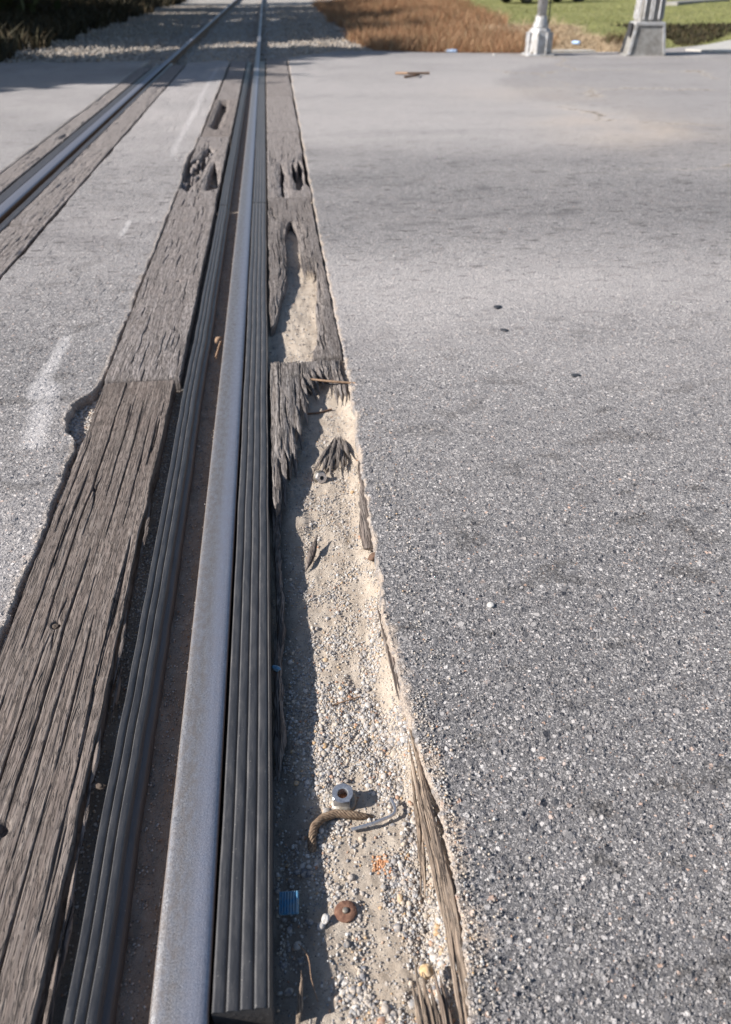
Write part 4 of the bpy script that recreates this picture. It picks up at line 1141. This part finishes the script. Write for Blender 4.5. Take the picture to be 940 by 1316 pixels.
# grit in the other gaps
zf_u = lambda u, y: -0.046 + 0.008 * fbm(u * 40, y * 30, 55, 3)
r = np.random.default_rng(30)
pp = np.stack([r.uniform(-0.405, -0.366, 2600), r.uniform(0.6, 2.75, 2600)], 1)
pp = pp[r.uniform(0, 1, len(pp)) < np.interp(pp[:, 1], [0.6, 1.2, 1.4, 2.3, 2.7], [0.3, 0.5, 1, 1, 0.5])]
scatter('gravel', pp, r.uniform(0.0012, 0.0034, len(pp)), M['pebble'], 'grit lodged between the plank and the left rubber strip', 31, zf=bed_z)
pp = np.stack([r.uniform(-0.74, -0.642, 14000), r.uniform(1.3, 5.3, 14000)], 1)
ins = pothole(pp[:, 0], pp[:, 1]) > -0.005
pp = pp[(pp[:, 0] > -0.675) | (ins & (r.uniform(0, 1, len(pp)) < 0.5))]
scatter('gravel', pp, r.uniform(0.0018, 0.0065, len(pp)), M['pebble'], 'pale crumbs in the seam and pothole beside the long plank', 32, zf=bed_z)
pp = np.stack([np.full(420, -0.70) + 0.022 * r.normal(size=420), 2.43 + 0.07 * r.normal(size=420)], 1)
scatter('gravel', pp, r.uniform(0.002, 0.0065, len(pp)), M['pebble'], 'loose stones in the pothole', 33, I1, zf=bed_z, jit=0.15)
pp = np.stack([r.uniform(-0.304, -0.246, 3000), r.uniform(0.5, 5.0, 3000)], 1)
scatter('gravel', pp, r.uniform(0.0008, 0.0026, len(pp)), M['pebble'], 'dusty grit in the flangeway groove', 34, zf=lambda u, y: -0.0515 + 0.008 * fbm(u * 40, y * 30, 55, 3))
pp = np.stack([r.uniform(-0.6, -0.42, 260), r.uniform(5.6, 7.3, 260)], 1)
scatter('gravel', pp, r.uniform(0.006, 0.016, len(pp)), M['pebble'], 'stones showing in the holes of the rotted plank', 35, I1, zf=bed_z, jit=0.15)
# loose grit on the asphalt
pp = np.stack([0.23 + np.abs(r.normal(size=700)) * 0.05, r.uniform(0.4, 2.4, 700)], 1)
scatter('gravel', pp, r.uniform(0.0008, 0.0030, len(pp)), M['pebble'], 'loose grit along the asphalt edge', 36, zf=lambda u, y: 0 * u + 0.001)
pp = np.stack([r.uniform(0.203, 0.240, 900), r.uniform(0.42, 1.12, 900)], 1)
scatter('gravel', pp, r.uniform(0.0008, 0.0028, len(pp)), M['pebble'], 'crumbs between the split timber and the asphalt', 37, zf=lambda u, y: np.where(u < edge_r(y), trench_z(u, y), 0.0005))
for i, (x, y, rr) in enumerate([(-0.2875, 5.05, 0)]):
    pass
stick([(-0.275, 2.95, -0.035), (-0.265, 3.02, -0.02), (-0.262, 3.10, -0.03)], 0.004, M['twig'], 'dry leaf stem caught in the groove beside the rail', 'twig', 'twig')
v, f = splinter([(-0.285, 3.08, -0.035), (-0.268, 3.12, -0.018), (-0.255, 3.14, -0.03)], 0.014, 0.25, 77)
tag(mk('dead_leaf', v, f, M['twig']), 'crumpled dead leaf in the groove beside the rail', 'leaf')

# ------------------------------------------------------------------ beyond the crossing: sleepers, ballast, brush, lawn
v0, f0 = box(0, 0, 0, 2.5, 0.22, 0.15, bev=0.012)
first = None
for i in range(46):
    y = 16.15 + i * 0.56
    if first is None:
        o = mk('sleeper', v0, f0, M['wood'], smooth=False); first = o
    else:
        o = first.copy(); C.objects.link(o)
    o.location = (-0.95 + random.uniform(-.03, .03), y, -0.235 + random.uniform(-.006, .006)); o.rotation_euler = (0, 0, random.uniform(-.012, .012))
    tag(o, 'first timber sleeper beyond the crossing, nearest the planks' if i == 0 else 'dark timber sleeper half buried in the shaded gravel beyond the crossing', 'sleeper', 'sleepers beyond the crossing')
r = np.random.default_rng(50)
n = 26000
yy = 15.5 + (r.uniform(0, 1, n) ** 1.5) * 32
xx = r.uniform(-5.2, 2.6, n)
k = ~((np.abs((yy - 16.15) / 0.56 - np.round((yy - 16.15) / 0.56)) < 0.17) & (np.abs(xx + 0.914) < 1.2) & (r.uniform(0, 1, n) < 0.6))
bz = lambda u, y: terrain_z(u, y) - 0.03 * (np.abs(u + 0.914) < 1.4) + 0.02
pp = np.stack([xx, yy], 1)[k]
scatter('ballast', pp, r.uniform(0.014, 0.038, len(pp)), M['ballast'], 'pale crushed stone ballast around the rails beyond the crossing', 51, zf=bz, jit=0.3)

def blades(name, XY, H, W, mat, label, seed, lean=0.5, zf=terrain_z):
    r = np.random.default_rng(seed); n = len(XY)
    a = r.uniform(0, 6.283, n); H = H * r.uniform(0.5, 1.25, n); W = W * r.uniform(0.6, 1.4, n)
    z = zf(XY[:, 0], XY[:, 1]) - 0.01
    dx, dy = np.cos(a), np.sin(a)
    la = r.uniform(0, 6.283, n); ll = lean * H * r.uniform(0.2, 1.3, n)
    lx, ly = np.cos(la) * ll, np.sin(la) * ll
    B = np.stack([XY[:, 0], XY[:, 1], z], 1)
    S_ = np.stack([dx * W / 2, dy * W / 2, 0 * W], 1)
    mid = B + np.stack([lx * 0.35, ly * 0.35, H * 0.55], 1); tip = B + np.stack([lx, ly, H], 1)
    V = np.stack([B - S_, B + S_, mid + S_ * 0.8, mid - S_ * 0.8, tip], 1).reshape(-1, 3)
    i = np.arange(n) * 5
    F = np.concatenate([np.stack([i, i + 1, i + 2], 1), np.stack([i, i + 2, i + 3], 1), np.stack([i + 3, i + 2, i + 4], 1)])
    o = mk(name, V, F, mat, smooth=False)
    return tag(o, label, kind='stuff')

def area(n, x0, x1, y0, y1, cond, seed, pw=1.4):
    r = np.random.default_rng(seed)
    y = y0 + (r.uniform(0, 1, n) ** pw) * (y1 - y0); x = r.uniform(x0, x1, n)
    k = cond(x, y); return np.stack([x[k], y[k]], 1)
far_edge = lambda x: 15.8 + far_r(np.asarray(x))
p = area(110000, 1.0, 9.0, 16.5, 48, lambda x, y: (y > far_edge(x) + 0.15 + 0.25 * vn(x * 2, y * 0, 3)) & (x > 1.9 + 0.5 * fbm(x, y * 0.5, 8, 2) + 0.015 * (y - 17)) & (x < 5.2 + 0.12 * (y - 17) + 1.6 * fbm(x * .7, y * 0.7, 9, 2)) & (fbm(x * 1.3, y * 1.3, 95, 3) > -0.22), 61)
blades('dry_brush', p, 0.30, 0.009, M['brush'], 'reddish brown dry brush beyond the road edge', 62, 0.8)
p = area(16000, 4.6, 7.6, 17.0, 22.5, lambda x, y: (x > 4.9 - 0.0 * y) & (x < 7.3 + 0.8 * vn(x, y, 3)) & (y > far_edge(x) + 0.3), 63, 1.0)
blades('straw', p, 0.13, 0.014, M['straw'], 'flattened pale straw between the two signal posts', 64, 1.6)
p = area(75000, 4.8, 30, 17.5, 50, lambda x, y: (y > far_edge(x) + 0.7) & ((x < 7.8) | (y > 16.9 + 1.13 * (x - 7.85))) & (x > 5.3 + 0.12 * (y - 17)) & ~((x < 7.6) & (y < 23)), 65)
blades('grass', p, 0.06, 0.013, M['grass'], 'yellowish green mown grass on the right', 66, 0.8)
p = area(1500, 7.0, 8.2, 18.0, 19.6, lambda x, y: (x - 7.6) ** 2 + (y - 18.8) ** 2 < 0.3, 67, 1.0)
blades('weed', p, 0.26, 0.02, M['leaf_brown'], 'small dark weed clump behind the right signal post', 68, 0.7)
p = area(9000, 8.4, 13.5, 19.0, 23.2, lambda x, y: (y > 17.6 + 1.13 * (x - 7.85)) & (y < 22.9 + 0.3 * fbm(x, y, 3, 2)) & (x > 8.9 + 0.4 * vn(y * 2, x * 0, 5)), 167, 1.0)  # dark blades added here to stand in for a shadow on the grass
blades('weed', p, 0.10, 0.03, M['undergrowth'], 'low dark blades standing in for a shadow on the lawn beyond the pavement', 168, 0.9)
p = area(9000, 2.2, 7.5, 16.9, 30, lambda x, y: (y > far_edge(x) + 0.2) & (fbm(x * 0.9, y * 0.9, 195, 3) > 0.12), 169, 1.3)
blades('straw', p, 0.24, 0.009, M['straw'], 'pale straw patches mixed into the dry brush', 170, 1.0)
# undergrowth on the left bank, in the shade of the trees
p = area(52000, -16, -4.6, 14.8, 60, lambda x, y: (x < -4.75 + 0.35 * vn(x * 0, y * 0.8, 4)) & (y > 15.2 + 0.35 * (x + 5)), 69, 1.5)
blades('undergrowth', p, 0.40, 0.05, M['undergrowth'], 'dark leafy undergrowth under the trees on the left bank', 70, 0.9)

# far kerb and pavement
def slab_poly(name, pts, z0, z1, mat, label, kind='structure', **k):
    n = len(pts); V = [(x, y, z1) for x, y in pts] + [(x, y, z0) for x, y in pts]
    F = [tuple(range(n))] + [(i, i + n, (i + 1) % n + n, (i + 1) % n) for i in range(n)]
    o = mk(name, np.array(V), F, mat, smooth=False); return tag(o, label, kind=kind)
slab_poly('pavement', [(7.85, 16.7), (8.38, 15.9), (14, 14.6), (30, 12), (30, 30), (10, 19.1)], -0.25, 0.03, M['concrete'], 'pale concrete pavement at the far right')
slab_poly('gutter', [(4.95, 17.12), (6.25, 17.10), (6.3, 17.5), (5.0, 17.55)], -0.25, -0.02, M['concrete'], 'short pale concrete gutter between the signal posts')

# ------------------------------------------------------------------ signal posts
def post_left(x, y):
    t = empty('signal_post', (x, y, -0.02))
    v, f = box(0, 0, 0.015, 0.50, 0.46, 0.07, bev=0.02); mk('foot', v, f, M['alu'], t, smooth=False)
    # eight sided flared base with ribs at its corners
    V = []; F = []
    lv = [(0.05, 0.225), (0.32, 0.205), (0.40, 0.19), (0.44, 0.15)]
    for z, rr in lv:
        for i in range(8):
            a = math.pi / 8 + i * math.pi / 4; V.append((rr * math.cos(a), rr * math.sin(a), z))
    for l in range(3):
        for i in range(8):
            j = (i + 1) % 8; F.append((l * 8 + i, l * 8 + j, l * 8 + 8 + j, l * 8 + 8 + i))
    F.append(tuple(24 + i for i in range(8)))
    mk('post_base', np.array(V), F, M['alu'], t, smooth=False)
    for i in range(8):
        a = math.pi / 8 + i * math.pi / 4
        v, f = box(0.217 * math.cos(a), 0.217 * math.sin(a), 0.20, 0.035, 0.035, 0.36, a, 0.92, 0.006); mk('rib', v, f, M['alu'], t, smooth=False)
    v, f = lathe([(0.14, 0.43), (0.135, 0.47), (0.105, 0.56), (0.098, 0.62)], 24); mk('collar', v, f, M['alu'], t)
    v, f = lathe([(0.085, 0.60), (0.080, 4.6), (0.07, 4.62)], 24); mk('pole', v, f, M['alu'], t)
    v, f = tube([(0.13, -0.02, 0.5), (0.125, -0.01, 0.9), (0.11, 0, 1.5)], 0.012, 8); mk('conduit', v, f, M['tar'], t)
    for i in range(4):
        a = math.pi / 4 + i * math.pi / 2
        v, f = hexring(0.022, 0.008, 0.03, 6, 0.048); v[:, 0] += 0.205 * math.cos(a) * 1.05; v[:, 1] += 0.19 * math.sin(a) * 1.05
        mk('anchor_nut', v, f, M['dull_steel'], t, smooth=False)
    return tag(t, 'slim silver signal post on a ribbed eight sided base, left of the two', 'signal post', 'crossing signal posts')
post_left(4.78, 16.0)

def post_right(x, y):
    t = empty('signal_post', (x, y, -0.03), -0.12)
    v, f = box(0, 0, 0.02, 0.74, 0.56, 0.06, bev=0.015); mk('foot', v, f, M['alu_dark'], t, smooth=False)
    # tapering square housing, four framed sides
    hb, ht, H = 0.31, 0.235, 0.45
    v, f = box(0, 0, 0.05 + H / 2, hb * 2, hb * 1.7, H, 0, ht / hb, 0); mk('base_housing', v, f, M['alu_dark'], t, smooth=False)
    for sx in (-1, 1):
        for sy in (-1, 1):
            v, f = tube([(sx * hb, sy * hb * 0.85, 0.05), (sx * ht, sy * ht * 0.85, 0.05 + H)], 0.030, 4, 1.0, twist=0); mk('corner_frame', v, f, M['alu'], t, smooth=False)
    v, f = box(0, 0, 0.515, 0.52, 0.45, 0.05, bev=0.012); mk('rim', v, f, M['alu'], t, smooth=False)
    # upper casting with arched recesses
    v, f = box(0, 0, 0.90, 0.42, 0.36, 0.74, 0, 0.8, 0.03); mk('upper_casting', v, f, M['alu_dark'], t, smooth=False)
    for a, off in ((0, 0.185), (math.pi / 2, 0.212), (math.pi, 0.185), (-math.pi / 2, 0.212)):
        for s_ in (-1, 1):
            ar = [(s_ * 0.075 + 0.055 * math.cos(q), 0, 1.12 + 0.06 * math.sin(q)) for q in np.linspace(0, math.pi, 9)]
            pth = [(s_ * 0.075 + 0.055, 0, 0.58)] + ar + [(s_ * 0.075 - 0.055, 0, 0.58)]
            P_ = [(px * math.cos(a) + (off - 0.03 * (pz - 0.7)) * math.sin(a) * 1.0, px * math.sin(a) - (off - 0.03 * (pz - 0.7)) * math.cos(a), pz) for px, _, pz in pth]
            v, f = tube(P_, 0.014, 6); mk('arch_rib', v, f, M['alu'], t)
    v, f = lathe([(0.16, 1.26), (0.15, 1.33), (0.085, 1.40)], 24); mk('collar', v, f, M['alu'], t)
    v, f = lathe([(0.065, 1.36), (0.062, 4.8), (0.05, 4.82)], 24); mk('pole', v, f, M['alu'], t)
    v, f = box(-0.29, -0.02, 0.42, 0.06, 0.16, 0.2, bev=0.01); mk('side_box', v, f, M['tar'], t, smooth=False)
    return tag(t, 'stout grey signal post on a tapering square housing, right of the two', 'signal post', 'crossing signal posts')
post_right(6.68, 15.9)

# litter along the far edge
def bottle(x, y, z, rz, label):
    t = empty('plastic_bottle', (x, y, z), rz)
    v, f = lathe([(0.02, -0.12), (0.034, -0.11), (0.035, 0.04), (0.030, 0.07), (0.014, 0.10)], 16, axis='y'); mk('bottle_body', v, f, M['paleblue'], t)
    v, f = lathe([(0.016, 0.095), (0.016, 0.12)], 12, axis='y'); mk('cap', v, f, M['white_stone'], t)
    tag(t, label, 'bottle')
bottle(3.42, 17.05, 0.0, 0.9, 'crushed pale blue plastic bottle at the edge of the dry brush')
bottle(6.05, 17.75, 0.08, 0.4, 'pale blue plastic bottle lying between the signal posts')
for i, (x, y, r_, l) in enumerate([(2.2, 17.7, 0.09, 'pale rock at the left end of the dry brush'), (2.9, 18.6, 0.08, 'pale angular rock inside the dry brush'),
                                   (4.5, 17.0, 0.07, 'small pale rock at the foot of the slim signal post'), (1.75, 18.6, 0.10, 'grey white rock beside the ballast')]):
    stone('rock', x, y, r_, M['ballast'] if i == 3 else M['concrete'], l, 'rock', (1, 0.8, 0.6), float(terrain_z(np.array(x), np.array(y))), 60 + i)
stone('pebble_on_road', 3.99, 16.0, 0.025, M['white_stone'], 'white pebble on the far asphalt near the road edge', seed=71, z=0.0)

# parked car far off on the grass: only the tyres dip into the frame
def car(x, y, z, rz):
    t = empty('parked_car', (x, y, z), rz)
    paint = mat_plain('silver_car_paint', (0.45, 0.46, 0.48), 0.3, 0.4, (0.42, 0.43, 0.45), 5, 0)
    glass = mat_plain('dark_glass', (0.02, 0.025, 0.03), 0.08, 0, (0.025, 0.03, 0.035), 5, 0)
    # side profile lofted across the width
    prof = [(-2.2, 0.35), (-2.25, 0.7), (-2.1, 0.92), (-1.5, 0.98), (-1.05, 1.02), (-0.5, 1.42), (0.2, 1.47), (0.9, 1.4), (1.5, 1.05), (2.1, 0.98), (2.25, 0.75), (2.2, 0.35), (0, 0.28)]
    V = []; secs = [(-0.86, 0.90), (-0.90, 0.97), (-0.70, 1.0), (0.70, 1.0), (0.90, 0.97), (0.86, 0.90)]
    for yy_, s_ in secs:
        for px, pz in prof:
            inset = 0.0 if pz < 1.03 else (pz - 1.0) * 0.45
            V.append((px * s_ if abs(yy_) > .8 else px, yy_ - math.copysign(inset, yy_), 0.3 + (pz - 0.3) * (0.98 if abs(yy_) > .85 else 1)))
    n = len(prof); F = []
    for l in range(len(secs) - 1):
        for i in range(n):
            j = (i + 1) % n; F.append((l * n + i, l * n + j, (l + 1) * n + j, (l + 1) * n + i))
    F.append(tuple(range(n))); F.append(tuple((len(secs) - 1) * n + i for i in range(n - 1, -1, -1)))
    mk('body', np.array(V), F, paint, t, smooth=False)
    for sy in (-1, 1):
        P_ = [(-0.95, 1.06), (-0.48, 1.36), (0.18, 1.40), (0.18, 1.06)]; Q_ = [(0.25, 1.06), (0.25, 1.40), (0.85, 1.34), (1.32, 1.06)]
        for W_ in (P_, Q_):
            v = [(px, sy * (0.905 - (pz - 1.0) * 0.45), pz) for px, pz in W_] + [(px, sy * (0.875 - (pz - 1.0) * 0.45), pz) for px, pz in W_]
            mk('window', np.array(v), [(0, 1, 2, 3), (7, 6, 5, 4), (0, 4, 5, 1), (1, 5, 6, 2), (2, 6, 7, 3), (3, 7, 4, 0)], glass, t, smooth=False)
        for px in (-1.36, 1.34):
            v, f = lathe([(0.20, -0.10), (0.30, -0.11), (0.335, -0.07), (0.335, 0.07), (0.30, 0.11), (0.20, 0.10)], 24, (0, 0, 0), 'y')
            wh = mk('wheel', v, f, M['tar'], t); wh.location = (px, sy * 0.82, 0.335)
            v, f = lathe([(0.19, -0.115), (0.19, 0.115)], 20, (0, 0, 0), 'y'); mk('rim', v, f, M['alu'], wh)
    for sy in (-1, 1):
        v, f = box(-2.2, sy * 0.62, 0.72, 0.08, 0.36, 0.14, bev=0.01); mk('headlight', v, f, M['alu'], t, smooth=False)
    tag(t, 'parked car far off on the grass, only its tyres in view at the top edge', 'car')
car(12.2, 41.0, float(terrain_z(np.array(11.2), np.array(38.0))), 0.3)
t_ = slab_poly('concrete_slab', [(15.6, 34.6), (20.0, 39.2), (19.7, 40.0), (15.3, 35.4)], 0.0, 0.32, M['alu_dark'], None, None)
if 'kind' in t_: del t_['kind']
tag(t_, 'low grey slab lying on the lawn at the top right corner', 'slab')

# ------------------------------------------------------------------ trees
def tree(x, y, h, cr, seed, label, mat, nleaf=2600, low=0.3):
    r = np.random.default_rng(seed)
    z0 = float(terrain_z(np.array(x), np.array(y))) - 0.1
    t = empty('tree', (x, y, z0))
    parts = []
    tr = [(0, 0, 0), (0.15 * r.normal(), 0.15 * r.normal(), h * 0.3), (0.3 * r.normal(), 0.3 * r.normal(), h * 0.62), (0.35 * r.normal(), 0.35 * r.normal(), h * 0.92)]
    P_ = resample(tr, 0.35); k = np.linspace(1, 0.15, len(P_)); parts.append(tube(P_, 0.03 * h * k, 8, 1.0, seed, 0.15))
    tips = []
    for i in range(13):
        b = P_[int(len(P_) * r.uniform(low, 0.9))]
        a = r.uniform(0, 6.283); L_ = cr * r.uniform(0.6, 1.1)
        e = b + np.array([math.cos(a) * L_, math.sin(a) * L_, L_ * r.uniform(0.15, 0.7)])
        mid = (b + e) / 2 + r.normal(size=3) * 0.1
        parts.append(tube([b, mid, e], [0.011 * h, 0.006 * h, 0.003 * h], 6)); tips += [mid, e]
    v, f = merge(parts); mk('trunk', v, f, M['bark'], t)
    tips = np.array(tips + [P_[-1]])
    c = tips[r.integers(0, len(tips), nleaf)] + r.normal(size=(nleaf, 3)) * cr * 0.22
    s_ = r.uniform(0.11, 0.24, nleaf) * (1.45 if cr < 1.8 else 1.0)
    a = r.normal(size=(nleaf, 3)); a /= np.linalg.norm(a, axis=1)[:, None]
    b = np.cross(a, r.normal(size=(nleaf, 3))); b /= np.linalg.norm(b, axis=1)[:, None]
    V = np.stack([c - a * s_[:, None], c + b * s_[:, None] * 0.6, c + a * s_[:, None], c - b * s_[:, None] * 0.6], 1).reshape(-1, 3)
    F = np.arange(nleaf * 4).reshape(-1, 4)
    mk('crown', V, F, mat, t, smooth=False)
    return tag(t, label, 'tree', 'trees along the left bank')
TL = [(-13.6, 13.2, 7.4, 1.7, 0.60, 2, 'slender tree beside the road on the left, nearest of its row'),
      (-12.0, 14.3, 7.4, 1.6, 0.62, 2, 'slender tree beside the road on the left, second of its row'),
      (-10.5, 15.7, 7.4, 1.5, 0.66, 2, 'slender tree beside the road on the left, third of its row'),
      (-9.2, 17.0, 7.2, 1.4, 0.66, 2, 'slender tree beside the road on the left, farthest of its row'),
      (-10.0, 21.8, 6.3, 2.0, 0.25, 0, 'bushy brown leaved tree at the top left, its foot in the undergrowth'),
      (-7.6, 24.6, 6.0, 2.2, 0.2, 1, 'dark tree behind the brown leaved one on the left bank'),
      (-12.0, 23.5, 8.5, 2.6, 0.2, 1, 'tall dark tree deep in the left undergrowth'),
      (-7.9, 29.3, 6.5, 2.3, 0.2, 2, 'dark tree halfway along the left bank'),
      (-8.2, 35.0, 7.0, 2.6, 0.2, 0, 'brown leaved tree far along the left bank'),
      (-8.6, 42.0, 8.0, 2.8, 0.2, 1, 'dark tree near the far end of the left bank'),
      (-7.6, 50.0, 8.0, 2.8, 0.2, 2, 'last dark tree of the left bank'),
      (-17.0, 23.5, 9.0, 2.8, 0.2, 1, 'large dark tree standing back from the road on the left'),
      (-13.5, 30.0, 9.0, 2.8, 0.2, 1, 'large dark tree standing back behind the bank row')]
for i, (x, y, h, cr, low, mt, l) in enumerate(TL):
    tree(x, y, h, cr, 300 + i, l, M['leaf_dark'] if mt else M['leaf_brown'], 11000, low)
